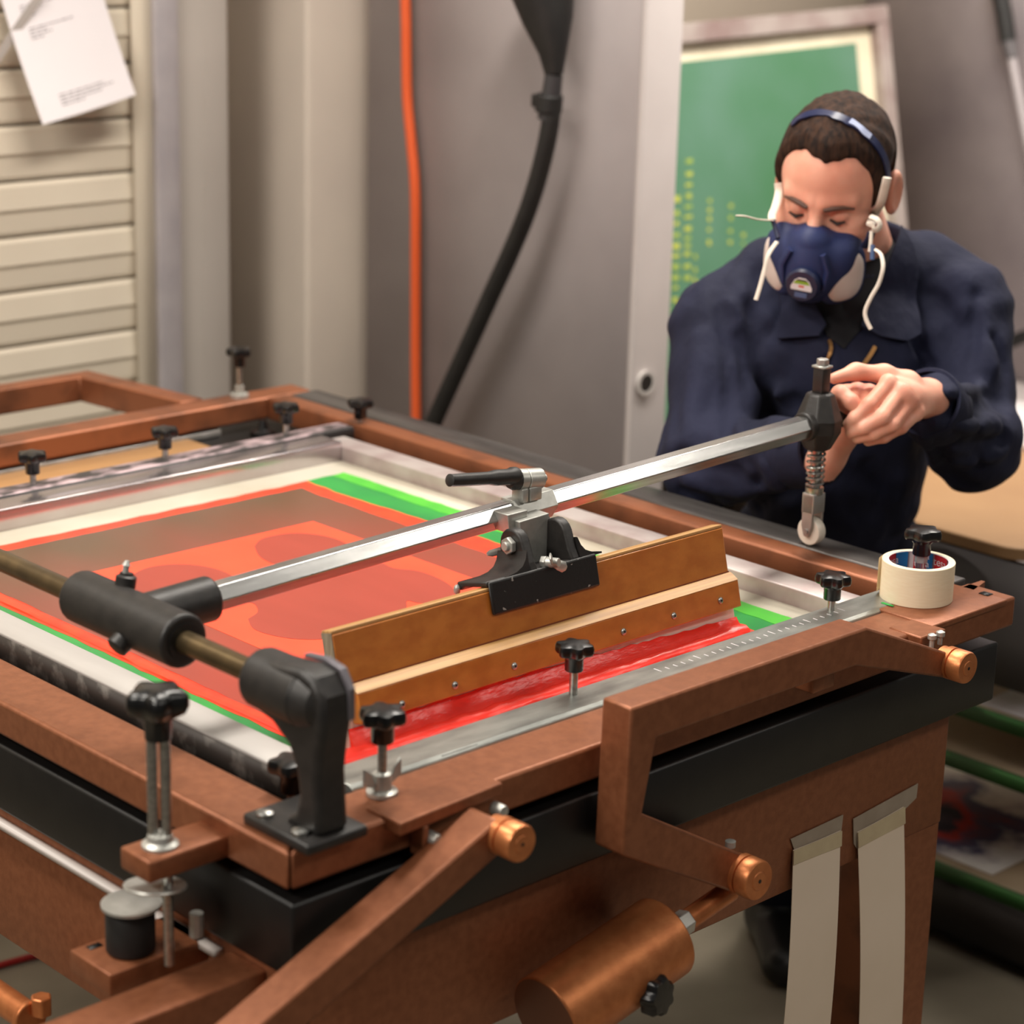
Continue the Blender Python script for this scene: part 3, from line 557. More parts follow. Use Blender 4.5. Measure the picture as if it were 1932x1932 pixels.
# ------------------------------------------------------------------ lift levers and counterweight
lv = thing('lift_lever', 'angled copper lift lever hinged across the front of the press', 'lever', (.6, -.04, .70))
YF, YB = -.058, -.016
outer = [(.400, .961), (.792, .961), (.955, .893), (.975, .878), (.962, .858), (.776, .918), (.441, .918), (.424, .836), (.600, .735), (.588, .692), (.396, .797)]
MB().prism([(x, YF, z) for x, z in outer], (0, YB-YF, 0)).out('lever_bar', COPPER, lv, bevel=.003)
def pivot(c, r, l, par, nm='pivot_cap'):
    o = MB().lathe([(r*.9, 0), (r*.9, l*.25), (r, l*.25), (r, l*.45), (r*.9, l*.46), (r*.9, l*.5), (r, l*.52), (r, l*.94), (r*.94, l)], c, (0, -1, 0), 32).out(nm, COPPER_CAST, par)
    MB().cyl(Vector(c)+Vector((0, -l+.0005, 0)), Vector(c)+Vector((0, -l-.0012, 0)), r*.5, r*.45).out('centre_boss', COPPER_CAST, o, bevel=.0005)
    MB().cyl(Vector(c)+Vector((0, -l-.001, 0)), Vector(c)+Vector((0, -l-.0016, 0)), r*.1).out('centre_mark', BLACK, o)
pivot((.966, YF+.014, .877), .0200, .038, lv)
pivot((.592, YF+.010, .716), .0235, .036, lv)
MB().box(.735, .775, -.03, .0, .885, .918).out('stop_lug', COPPER, lv, bevel=.002)
MB().cyl((.592, -.04, .742), (.592, -.04, .749), .006).out('grease_nipple', ZINC, lv)
l2 = thing('support_lever', 'straight copper lever slanting down below the near corner', 'lever', (0, -.04, .70))
p0 = Vector((.218, 0, .877)); p1 = Vector((-.24, 0, .692)); d_ = (p1-p0).normalized(); n_ = Vector((-d_.z, 0, d_.x)); n_ = n_ if n_.z > 0 else -n_
MB().prism([p0+n_*.018+Vector((0, -.062, 0)), p0-d_*.012+Vector((0, -.062, 0)), p0-n_*.018+Vector((0, -.062, 0)), p1-n_*.021+Vector((0, -.062, 0)), p1+n_*.021+Vector((0, -.062, 0))], (0, .042, 0)).out('lever_bar', COPPER, l2, bevel=.003)
pivot((.216, -.050, .876), .0195, .040, l2)
MB().cyl((-.232, -.068, .697), (-.232, .049, .712), .012).out('cross_pin', COPPER_CAST, l2, bevel=.002)
cw = thing('counterweight', 'large copper cylinder counterweight on a rod under the lift lever', 'counterweight', (.4, -.03, .60))
A, B = Vector((.312, -.035, .6285)), Vector((.492, -.035, .6625)); ax = (B-A).normalized()
MB().cyl(A, B, .0475, n=64).out('weight_body', COPPER_CAST, cw, bevel=.002)
MB().cyl(A-ax*.0006, A, .0455, n=64).out('weight_end', mat('copper_end_dark', (110, 66, 44), .45, .4), cw)
MB().cyl(B, B+ax*.025, .0085).out('weight_rod', STEEL, cw); MB().cyl(B+ax*.023, B+ax*.040, .0145, n=6).out('lock_nut', ZINC, cw, bevel=.001)
MB().cyl(B+ax*.04, B+ax*.112, .0125).out('weight_rod', COPPER_CAST, cw)
kc = at_y(1238, 1888, -.085)
def fr8(k, r, t): return r*(1+.10*math.cos(7*t)) if k >= 1 else r
o = MB().lathe([(.012, 0), (.0205, .002), (.0215, .016), (.018, .021), (.008, .0215)], kc+Vector((0, .012, .004)), (.15, -1, .1), 84, fr=fr8).out('locking_knob', BAKELITE, cw, ang=50)
MB().cyl(kc+Vector((-.004, .03, .0)), kc+Vector((0, .01, .004)), .006).out('knob_stud', STEEL, o)

# ------------------------------------------------------------------ masking tape roll
TC = Vector((1.074, .077, .9024)); RO, RI, HT = .0462, .0375, .050
tr = thing('tape_roll', 'cream masking tape roll standing on the right frame corner around a black knob', 'tape roll', TC)
MASK = mat('masking_tape_cream', (240, 226, 196), .6, 0, (236, 220, 188), 60, stretch=(1, 1, 8))
MB().lathe([(RI+.0015, 0), (RO, 0), (RO, HT), (RI+.0015, HT)], TC, n=96, cap=False).out('tape_winding', MASK, tr, bevel=.0006)
CORE = mat('core_white', (225, 218, 220), .5); CR = mat('core_red', (196, 40, 48), .45); CB = mat('core_blue', (30, 124, 190), .45)
def sector(a0, a1, r0, r1, z0, z1, m_, nm, par):
    n = max(2, int(abs(a1-a0)/3)); rr = []
    for i in range(n+1):
        t_ = math.radians(a0+(a1-a0)*i/n); c, s = math.cos(t_), math.sin(t_)
        rr.append([TC+Vector((c*r0, s*r0, z0)), TC+Vector((c*r1, s*r1, z0)), TC+Vector((c*r1, s*r1, z1)), TC+Vector((c*r0, s*r0, z1))])
    return MB().rings(rr).out(nm, m_, par)
core = MB().lathe([(RI, .0), (RI+.0016, .0), (RI+.0016, HT-.0004), (RI, HT-.0004)], TC, n=96, cap=False).out('core', CORE, tr)
# direction from the roll centre away from the camera
va = math.degrees(math.atan2(TC.y-CAM.y, TC.x-CAM.x))
for a0, a1, m_ in ((52, 84, CR), (22, 50, CB), (-14, 10, CR), (-28, -17, CB), (-70, -32, CR), (95, 120, CB), (130, 170, CR), (180, 205, CB), (210, 250, CR)):
    sector(va+a0, va+a1, RI-.0003, RI+.0001, .0006, HT-.001, m_, 'printed_band', core)
def curved_text(txt, ang, zc, size):
    cu = bpy.data.curves.new('t', 'FONT'); cu.body = txt; cu.size = size; cu.align_x = 'CENTER'; cu.align_y = 'CENTER'
    o = bpy.data.objects.new('t', cu); COL.objects.link(o); dg = bpy.context.evaluated_depsgraph_get(); me = bpy.data.meshes.new_from_object(o.evaluated_get(dg)); bpy.data.objects.remove(o)
    for v in me.vertices:
        t_ = math.radians(va+ang)-v.co.x/RI; z = zc+v.co.y; r_ = RI-.0006; v.co = TC+Vector((math.cos(t_)*r_, math.sin(t_)*r_, z))
    finish('printed_word', me, PAPER, core)
for z in (.0445, .034, .0235, .013): curved_text('tesa', -6, z, .0125)
curved_text('tesa', 62, .040, .015); curved_text('tesa', -48, .040, .015)
# loose tape end
rr = [[TC+Vector((math.cos(t_)*r_, math.sin(t_)*r_, z)) for z in (.004, HT-.001)] for t_, r_ in [(math.radians(va+70+i*6), RO+.0004+i*.0008) for i in range(6)]]
m_ = MB(); vs = [[m_.bm.verts.new(p) for p in r] for r in rr]
for a_, b_ in zip(vs, vs[1:]): m_.bm.faces.new((a_[0], b_[0], b_[1], a_[1]))
bmesh.ops.solidify(m_.bm, geom=m_.bm.faces[:], thickness=.0006); m_.out('loose_end', MASK, tr)

# ------------------------------------------------------------------ drying rack on the right
rk = thing('drying_rack', 'low print drying rack with green edged trays at the right', 'rack', (2.2, .5, 0))
GRNE = mat('rack_green_edge', (46, 92, 40), .5); RBRD = mat('rack_tray_board', (190, 170, 142), .6, 0, (178, 156, 128), 8); RDARK = mat('rack_dark_skirt', (44, 38, 36), .6)
for z in (.455, .36, .155):
    o = MB().box(1.80, 2.6, -.35, .85, z-.006, z+.004).out('tray', RBRD, rk)
    MB().box(1.792, 1.80, -.35, .85, z-.02, z+.006).out('tray_edge', GRNE, o)
MB().box(1.82, 2.58, -.33, .83, .02, .10).out('base_skirt', RDARK, rk)
MB().box(1.80, 1.815, -.35, .85, .04, .135).out('base_skirt', RDARK, rk)
MB().box(1.815, 1.83, -.33, .83, .50, .715).out('side_panel', mat('rack_side_grey', (70, 66, 66), .5), rk)
for x, y in ((1.84, -.30), (1.84, .78), (2.53, -.30), (2.53, .78)): MB().box(x, x+.03, y, y+.03, 0, .72).out('post', RDARK, rk)
bd = at_x(1915, 1037, 1.80)
tan = MB(); r_ = .05; y0_, y1_ = bd.y-.02, .95; P = [(1.80, y1_), (1.80, y0_+r_)]+[(1.80+r_-r_*math.cos(a), y0_+r_-r_*math.sin(a)) for a in [math.radians(v) for v in (15, 30, 45, 60, 75)]]+[(1.80+r_, y0_), (2.35, y0_), (2.35, y1_)]
tag(tan.prism([(x, y, .722) for x, y in P], (0, 0, .022)).out('tan_board', mat('tan_top_board', (158, 122, 84), .55, 0, (150, 114, 78), 6), bevel=.003), 'tan board with rounded corner on top of the drying rack', 'board')
tag(MB().box(2.345, 2.62, bd.y-.02, .95, .745, .765).out('white_batten', PAPER), 'white edged panel at the far side of the tan board', 'panel')
# prints on the trays
ARTP = bpy.data.materials.new('splashed_print'); ARTP.use_nodes = True; nt = ARTP.node_tree; b = nt.nodes['Principled BSDF']; b.inputs['Roughness'].default_value = .7
tc = nt.nodes.new('ShaderNodeTexCoord'); n1 = nt.nodes.new('ShaderNodeTexNoise'); n1.inputs['Scale'].default_value = 9; n1.inputs['Detail'].default_value = 5; nt.links.new(tc.outputs['Object'], n1.inputs['Vector'])
ln_ = nt.nodes.new('ShaderNodeVectorMath'); ln_.operation = 'LENGTH'; mp_ = nt.nodes.new('ShaderNodeMapping'); mp_.inputs['Scale'].default_value = (4.6, 4.2, 0); mp_.inputs['Location'].default_value = (.55, -.1, 0); nt.links.new(tc.outputs['Object'], mp_.inputs[0]); nt.links.new(mp_.outputs[0], ln_.inputs[0])
ad = nt.nodes.new('ShaderNodeMath'); ad.operation = 'MULTIPLY_ADD'; ad.inputs[1].default_value = 1.5; nt.links.new(n1.outputs[0], ad.inputs[0]); nt.links.new(ln_.outputs['Value'], ad.inputs[2])
rp = nt.nodes.new('ShaderNodeValToRGB'); cr = rp.color_ramp; cr.elements[0].position = .40; cr.elements[0].color = lin((48, 42, 50)); cr.elements[1].position = .86; cr.elements[1].color = lin((236, 230, 224))
for p_, c_ in ((.50, (64, 48, 60)), (.57, (190, 52, 42)), (.64, (110, 74, 92)), (.72, (84, 80, 110)), (.78, (190, 180, 182))):
    e_ = cr.elements.new(p_); e_.color = lin(c_)
dv = nt.nodes.new('ShaderNodeMath'); dv.operation = 'MULTIPLY'; dv.inputs[1].default_value = .50; nt.links.new(ad.outputs[0], dv.inputs[0])
nt.links.new(dv.outputs[0], rp.inputs[0]); nt.links.new(rp.outputs[0], b.inputs['Base Color'])
c_ = [at_z(1905, 1634, .161), at_z(1745, 1600, .161)]
tag(MB().box(1.825, 2.30, c_[0].y, .86, .1595, .1625).out('splashed_print', ARTP), 'print with red and blue ink splashes on the lower rack tray', 'print')
PR2 = mat('grey_mark_print', (206, 200, 202), .7, 0, (90, 86, 90), 7, .56, .66)
tag(MB().box(1.81, 2.2, -.1, .45, .4595, .4625).out('grey_print', PR2), 'white print with black marks on the upper rack tray', 'print')

# thin red lead on the floor behind the left apron
tag(MB().tube(spline([(.25, 1.62, .006), (.40, 1.50, .006), (.62, 1.46, .006), (.82, 1.40, .006)]), .006, 8).out('red_lead', mat('red_lead', (150, 24, 20), .5)), 'thin red lead on the floor below the left side of the press', 'cable')
# ================================================================== the printer (person)
# signed-distance modelling: smooth unions of tapered limbs, meshed with surface nets
def V3(p): return np.array(p, dtype=np.float32)
MR = V3((math.sin(YAW), -math.cos(YAW), 0)); MA = V3((math.cos(YAW), math.sin(YAW), 0)); MZ = V3((0, 0, 1))
def J(x, y, d): return V3(at_d(x, y, d))
def smin(a, b, k):
    h = np.clip(.5+.5*(b-a)/k, 0, 1); return b*(1-h)+a*h-k*h*(1-h)
def smax(a, b, k): return -smin(-a, -b, k)
def cone(P, a, b, ra, rb, sx=1., ax=None):
    """tapered capsule; sx widens it along direction ax"""
    a, b = V3(a), V3(b); Q = P-a; d = b-a
    if sx != 1.:
        s = Q@ax; Q = Q-np.outer(s*(1-1/sx), ax); e = float(d@ax); d = d-ax*e*(1-1/sx)
    h = np.clip((Q@d)/max(float(d@d), 1e-9), 0, 1)
    return np.linalg.norm(Q-h[:, None]*d, axis=1)-(ra+(rb-ra)*h)
def ell(P, c, r, M=None):
    Q = P-V3(c)
    if M is not None: Q = Q@M.T
    q = Q/V3(r); k = np.linalg.norm(q, axis=1); return (k-1)*min(r)*(.5+.5*np.clip(k, .5, 1.5))
def surfnet(fn, lo, hi, h):
    lo, hi = V3(lo), V3(hi); n = np.ceil((hi-lo)/h).astype(int)+1
    X, Y, Z = [lo[i]+h*np.arange(n[i], dtype=np.float32) for i in range(3)]
    G = np.stack(np.meshgrid(X, Y, Z, indexing='ij'), -1).reshape(-1, 3)
    D = np.concatenate([fn(G[i:i+300000]) for i in range(0, len(G), 300000)]).reshape(n)
    S = D < 0; c = np.zeros(n-1, dtype=np.int8)
    for i in (0, 1):
        for j in (0, 1):
            for k in (0, 1): c += S[i:n[0]-1+i, j:n[1]-1+j, k:n[2]-1+k]
    act = (c > 0) & (c < 8); idx = -np.ones(n-1, dtype=int); cells = np.argwhere(act); idx[act] = np.arange(len(cells))
    acc = np.zeros((len(cells), 3)); cnt = np.zeros(len(cells)); off = [(i, j, k) for i in (0, 1) for j in (0, 1) for k in (0, 1)]
    for a in off:
        for ax in range(3):
            if a[ax]: continue
            b = list(a); b[ax] = 1
            da = D[cells[:, 0]+a[0], cells[:, 1]+a[1], cells[:, 2]+a[2]]; db = D[cells[:, 0]+b[0], cells[:, 1]+b[1], cells[:, 2]+b[2]]
            m = (da < 0) != (db < 0); t = np.where(m, da/np.where(m, da-db, 1), 0)
            p = np.array(a, float)[None, :].repeat(len(cells), 0); p[:, ax] += t; acc[m] += p[m]; cnt[m] += 1
    V = lo+h*(cells+acc/cnt[:, None]); F = []
    for ax in range(3):
        sl0 = [slice(None)]*3; sl1 = [slice(None)]*3; sl0[ax] = slice(0, -1); sl1[ax] = slice(1, None)
        cr = S[tuple(sl0)] != S[tuple(sl1)]; E_ = np.argwhere(cr); o1, o2 = (ax+1) % 3, (ax+2) % 3
        E_ = E_[(E_[:, o1] > 0) & (E_[:, o2] > 0) & (E_[:, o1] < n[o1]-1) & (E_[:, o2] < n[o2]-1)]
        q = []
        for d1, d2 in ((1, 1), (0, 1), (0, 0), (1, 0)):
            e = E_.copy(); e[:, o1] -= d1; e[:, o2] -= d2; q.append(idx[e[:, 0], e[:, 1], e[:, 2]])
        q = np.stack(q, 1); fl = S[E_[:, 0], E_[:, 1], E_[:, 2]]; q[~fl] = q[~fl][:, ::-1]; F.append(q)
    return V, np.concatenate(F)
def np_mesh(name, parts):
    vs, fs, o = [], [], 0
    for V, F in parts: vs.append(V); fs.append(F+o); o += len(V)
    V, F = np.concatenate(vs), np.concatenate(fs); me = bpy.data.meshes.new(name)
    me.vertices.add(len(V)); me.vertices.foreach_set('co', V.astype(np.float32).ravel()); me.loops.add(len(F)*4); me.loops.foreach_set('vertex_index', F.ravel().astype(np.int32))
    me.polygons.add(len(F)); me.polygons.foreach_set('loop_start', np.arange(0, len(F)*4, 4, dtype=np.int32)); me.polygons.foreach_set('loop_total', np.full(len(F), 4, dtype=np.int32))
    me.update(); me.validate(); me.shade_smooth(); return me
def hit(fn, x, y, d0=2.7, d1=3.9):
    """where the line of sight through a measured point meets the modelled surface"""
    D = np.linspace(d0, d1, 700, dtype=np.float32); rr = V3(ray(x, y)); P = V3(CAM)+D[:, None]*rr; v = fn(P); i = np.argmax(v < 0)
    if not (v < 0).any(): i = int(np.argmin(v))
    return Vector(P[i].tolist()), float(D[i])
def grad(fn, p, e=.002):
    p = V3(p); P = np.stack([p+s*e*np.eye(3, dtype=np.float32)[i] for i in range(3) for s in (1, -1)]); v = fn(P); g = np.array([v[0]-v[1], v[2]-v[3], v[4]-v[5]]); return Vector((g/max(np.linalg.norm(g), 1e-9)).tolist())
def ribbon(fn, pts, wd, th, off, name, m, parent, n=6):
    """flat band following a modelled surface"""
    C = [];
    for x, y in pts: p, _ = hit(fn, x, y); C.append(p)
    C = spline(C, n); rr = []
    for i, p in enumerate(C):
        g = grad(fn, p); t = (C[min(i+1, len(C)-1)]-C[max(i-1, 0)]).normalized(); s = t.cross(g).normalized(); q = p+g*off
        rr.append([q-s*wd/2, q+s*wd/2, q+s*wd/2+g*th, q-s*wd/2+g*th])
    return MB().rings(rr).out(name, m, parent)
def patch(fn, poly, name, m, parent, off=.004, th=.003, grid=12, lift=None):
    """cloth or label piece cut to an outline and laid on a modelled surface"""
    B = [Vector(p) for p in poly]; P = []
    for i, a in enumerate(B):
        b = B[(i+1) % len(B)]; n = max(1, int((b-a).length/grid))
        P += [a.lerp(b, k/n) for k in range(n)]
    nb = len(P); xs = [p.x for p in P]; ys = [p.y for p in P]
    def inside(q):
        c = False
        for i in range(nb):
            a, b = P[i], P[i-1]
            if (a.y > q.y) != (b.y > q.y) and q.x < (b.x-a.x)*(q.y-a.y)/(b.y-a.y)+a.x: c = not c
        return c
    y = min(ys)+grid*.6
    while y < max(ys):
        x = min(xs)+grid*.6
        while x < max(xs):
            q = Vector((x, y))
            if inside(q) and min((q-p).length for p in P[:nb]) > grid*.5: P.append(q)
            x += grid
        y += grid
    v2, _, f2, *_ = geometry.delaunay_2d_cdt(P, [(i, (i+1) % nb) for i in range(nb)], [], 1, 1e-4)
    bm = MB(); D = [hit(fn, p.x, p.y)[1] for p in v2]; vs = []
    for p, d in zip(v2, D):
        w_ = Vector(J(p.x, p.y, d).tolist()); g = grad(fn, w_, .006); vs.append(bm.bm.verts.new(w_+g*(off+(lift(p) if lift else 0))))
    for f in f2: bm.bm.faces.new([vs[i] for i in f])
    bmesh.ops.recalc_face_normals(bm.bm, faces=bm.bm.faces[:])
    bm.bm.normal_update(); fl = sum((f.normal.dot(CAM-f.calc_center_median()) for f in bm.bm.faces))
    if fl < 0: bmesh.ops.reverse_faces(bm.bm, faces=bm.bm.faces[:])
    bmesh.ops.solidify(bm.bm, geom=bm.bm.faces[:], thickness=th)
    return bm.out(name, m, parent, ang=60)

# ---- joints (measured from the photograph, each with its own distance)
S1, S2 = J(1360, 622, 3.44), J(1812, 580, 3.44)
T1, T2 = J(1466, 532, 3.47), J(1735, 522, 3.47)
E1, E2 = J(1335, 872, 3.34), J(1838, 838, 3.36)
W1, W2 = J(1566, 848, 3.13), J(1742, 752, 3.12)
NB, CH, BL, PV = J(1618, 500, 3.45), J(1590, 690, 3.47), J(1572, 900, 3.54), J(1556, 1040, 3.64)
HC = J(1572, 345, 3.30)                     # head centre
# ---- head
YH, PH, RH = math.radians(-21), math.radians(21.5), math.radians(-2)
fwd = -MA*math.cos(PH)-MZ*math.sin(PH); upv = MZ*math.cos(PH)-MA*math.sin(PH); rgt = MR.copy()
def rotv(v, k, a): return v*math.cos(a)+np.cross(k, v)*math.sin(a)+k*(k@v)*(1-math.cos(a))
fwd, rgt = rotv(fwd, upv, YH), rotv(rgt, upv, YH); upv, rgt = rotv(upv, fwd, -RH), rotv(rgt, fwd, -RH)
HM = np.stack([rgt, upv, fwd]).astype(np.float32)      # rows: his left, up, forward
def to_m(P): return to_h(P)+V3((0, .006, 0))
def to_h(P): return (P-HC)@HM.T
def fr_h(p): return V3(HC)+V3(p)@HM
def cranium(q, g=0.): 
    a = ell(q, (0, .030, -.018), (.0735+g, .086+g, .096+g)); b = ell(q, (0, .028, .022), (.065+g, .074+g, .068+g)); return smin(a, b, .03)
def head_local(q):
    d = cranium(q)
    d = smin(d, ell(q, (0, -.045, .030), (.060, .075, .060)), .03)
    d = smin(d, ell(q, (0, -.098, .060), (.026, .022, .026)), .03)
    qa = q.copy(); qa[:, 0] = np.abs(qa[:, 0])
    d = smin(d, cone(qa, (.008, .012, .088), (.045, .014, .070), .009, .008), .016)     # brow
    d = smin(d, ell(qa, (.043, -.036, .058), (.026, .022, .024)), .02)                   # cheek
    d = smax(d, -ell(qa, (.031, -.005, .096), (.019, .0125, .0185)), .012)                # socket
    d = smin(d, ell(qa, (.031, -.007, .0755), (.0140, .0125, .0130)), .004)              # lids
    d = smin(d, cone(q, (0, .004, .088), (0, -.038, .112), .0075, .0125), .014)          # nose
    d = smin(d, ell(qa, (.011, -.043, .103), (.008, .007, .009)), .008)
    d = smin(d, ell(q, (0, -.072, .080), (.022, .007, .012)), .008)                      # lips
    qe = q.copy(); qe[:, 0] = np.where(q[:, 0] > 0, q[:, 0], -q[:, 0]+.004); ear = ell(qe, (.087, -.008, -.018), (.013, .036, .023)); ear = smax(ear, -ell(qe, (.100, -.005, -.011), (.012, .025, .013)), .006)
    return smin(d, ear, .006)
def head(P):
    d = head_local(to_h(P)); n = cone(P, fr_h((0, -.035, -.035)), NB+MA*.01, .056, .062); return smin(d, n, .03)
# ---- hands: every finger its own chain rooted in the palm
def chain(P, d, pts, rad, k=.006):
    for (a, ra), (b, rb) in zip(zip(pts, rad), zip(pts[1:], rad[1:])): d = smin(d, cone(P, a, b, ra, rb), k)
    return d
DL = 3.045
LH = dict(wrist=J(1748, 752, 3.12), thumb=[J(1712, 722, 3.075), J(1668, 706, 3.06), J(1615, 701, 3.045), J(1574, 714, 3.035)],
  f=[[J(1676, 724, 3.030), J(1640, 764, 3.010), J(1614, 788, 3.012), J(1601, 800, 3.022)], [J(1699, 740, 3.028), J(1664, 787, 3.004), J(1630, 806, 3.010), J(1606, 816, 3.024)],
     [J(1715, 760, 3.034), J(1684, 800, 3.012), J(1648, 818, 3.016), J(1618, 826, 3.028)], [J(1727, 780, 3.044), J(1700, 806, 3.028), J(1668, 824, 3.028), J(1638, 832, 3.034)]])
def left_hand(P):
    w_ = LH['wrist']; k = [f[0] for f in LH['f']]
    d = cone(P, w_, w_+(w_-k[1])*1.2, .027, .028)
    for kk in k: d = smin(d, cone(P, w_*.8+kk*.2, kk, .0175, .0102), .007)
    d = smin(d, cone(P, w_, k[1]*.6+k[2]*.4, .021, .013), .02)
    d = chain(P, d, [w_*.75+LH['thumb'][0]*.25]+LH['thumb'], (.017, .0155, .0125, .0105, .0078), .010)
    for f, r in zip(LH['f'], (.0104, .0108, .0102, .0092)):
        e = cone(P, f[0], f[1], r*1.06, r); e = smin(e, cone(P, f[1], f[2], r, r*.92), .004); e = smin(e, cone(P, f[2], f[3], r*.92, r*.8), .004); d = smin(d, e, .003)
        d = smin(d, ell(P, f[0]-V3((0, 0, -.002)), (.0115, .0115, .0115)), .006)
    return d
RHW = J(1560, 862, 3.125)
def right_hand(P):
    pal = J(1606, 792, 3.085); d = cone(P, RHW+(RHW-pal)*.3, RHW, .026, .0245); d = smin(d, cone(P, RHW, pal, .023, .026), .015)
    kn = [J(1640, 741, 3.082), J(1618, 738, 3.074), J(1596, 742, 3.068), J(1580, 752, 3.064)]
    for kk in kn: d = smin(d, cone(P, pal, kk, .020, .0125), .010)
    tips = [[J(1634, 752, 3.052), J(1624, 770, 3.040), J(1618, 788, 3.044)], [J(1610, 750, 3.046), J(1604, 770, 3.038), J(1602, 788, 3.042)], [J(1588, 752, 3.044), J(1588, 772, 3.036), J(1590, 790, 3.040)], [J(1574, 760, 3.044), J(1576, 778, 3.038), J(1580, 792, 3.042)]]
    for kk, tp in zip(kn, tips): 
        e = cone(P, kk, tp[0], .0112, .0105); e = smin(e, cone(P, tp[0], tp[1], .0105, .0098), .004); e = smin(e, cone(P, tp[1], tp[2], .0098, .0085), .004); d = smin(d, e, .004)
    d = chain(P, d, [pal, J(1586, 744, 3.030), J(1606, 758, 3.018), J(1618, 772, 3.016)], (.018, .0125, .0105, .0085), .006)
    return d
# ---- trunk and limbs under the clothes (same mesh)
def trunk(P):
    d = cone(P, PV, BL, .09, .085, 1.1, MR); d = smin(d, cone(P, BL, CH, .085, .10, 1.2, MR), .05); d = smin(d, cone(P, S1, CH+MZ*.06, .045, .05), .05); d = smin(d, cone(P, S2, CH+MZ*.06, .045, .05), .05); d = smin(d, cone(P, CH, NB, .07, .04), .04)
    for s, e, w_ in ((S1, E1, W1), (S2, E2, W2)): d = smin(d, cone(P, s, e, .048, .04), .03); d = smin(d, cone(P, e, w_, .040, .026), .02)
    return smin(d, legs(P, -.025), .05)
def foot(s): b = V3((PV+MR*s*.13)*V3((1, 1, 0))); return b
KN = {s: V3(tuple((PV+MR*(.02+s*.07)-MA*.10)[:2])+(.47,)) for s in (-1, 1)}; AN = {s: V3(tuple((PV+MR*(.02+s*.055)-MA*(.0+.05*s))[:2])+(.09,)) for s in (-1, 1)}
def legs(P, g=0.):
    d = None
    for s in (-1, 1):
        hp_ = PV+MR*s*.06; e = smin(cone(P, hp_, KN[s], .085+g, .066+g), cone(P, KN[s], AN[s], .070+g, .052+g), .03); d = e if d is None else smin(d, e, .03)
    return smin(d, cone(P, PV-MR*.05, PV+MR*.05, .098+g, .098+g), .05)
# ---- jacket
def jacket0(P):
    d = cone(P, PV+MZ*.02, BL, .108, .108, 1.08, MR); d = smin(d, cone(P, BL, CH, .108, .132, 1.22, MR), .06)
    d = smin(d, cone(P, S1, T1, .068, .062), .04); d = smin(d, cone(P, T1, NB, .062, .062), .04); d = smin(d, cone(P, S2, T2, .068, .062), .04); d = smin(d, cone(P, T2, NB, .062, .062), .04); d = smin(d, cone(P, CH, NB-MZ*.03, .115, .075), .05)
    for s, e, w_, r in ((S1, E1, W1, .0), (S2, E2, W2, .0)):
        a = cone(P, s, e, .074, .066); fdir = (w_-e); a = smin(a, cone(P, e, e+fdir*.86, .066, .047), .03); d = smin(d, a, .035)
    return d
CREASE = []   # (points, depth, width): valleys positive, ridges negative
def crease(pts, a, wd):
    C = [hit(jacket0, x, y)[0] for x, y in pts]; C = spline(C, 4); CREASE.append((np.array([tuple(p) for p in C], dtype=np.float32), a, wd))
for pts, a, wd in (
    ([(1352, 560), (1372, 660), (1380, 760), (1370, 830)], .007, .014), ([(1395, 640), (1410, 720), (1425, 800)], .008, .016), ([(1320, 640), (1310, 740), (1300, 820)], -.006, .020),
    ([(1440, 520), (1425, 600), (1432, 690), (1450, 780)], .009, .018), ([(1470, 660), (1465, 740), (1480, 830)], -.005, .02),
    ([(1285, 860), (1330, 880), (1390, 890)], .007, .012), ([(1300, 905), (1360, 925), (1420, 925)], -.006, .014), ([(1290, 930), (1350, 952), (1430, 958)], .006, .012), ([(1400, 870), (1430, 905), (1440, 950)], .006, .010), ([(1440, 880), (1470, 920)], -.005, .012),
    ([(1760, 560), (1800, 620), (1790, 700)], .008, .016), ([(1812, 520), (1850, 600), (1870, 690)], -.006, .02), ([(1730, 640), (1750, 700), (1740, 740)], .007, .015), ([(1840, 560), (1838, 640), (1815, 720)], .007, .014),
    ([(1780, 770), (1830, 770), (1890, 750)], .009, .014), ([(1770, 795), (1820, 805), (1880, 800)], -.007, .014), ([(1780, 830), (1830, 840), (1890, 830)], .008, .012), ([(1800, 870), (1850, 870), (1895, 850)], -.006, .012), ([(1770, 850), (1790, 890), (1830, 915)], .007, .012), ([(1850, 770), (1840, 820), (1850, 880)], .006, .010), ([(1745, 820), (1765, 870)], -.006, .012), ([(1870, 640), (1895, 700), (1890, 770)], .006, .014), ([(1760, 740), (1800, 740), (1850, 728)], -.006, .012),
    ([(1560, 680), (1565, 800), (1570, 900)], .006, .008), ([(1500, 760), (1520, 860)], .006, .016), ([(1640, 880), (1690, 930)], .006, .015), ([(1660, 640), (1690, 720)], -.005, .02)):
    crease(pts, a, wd)
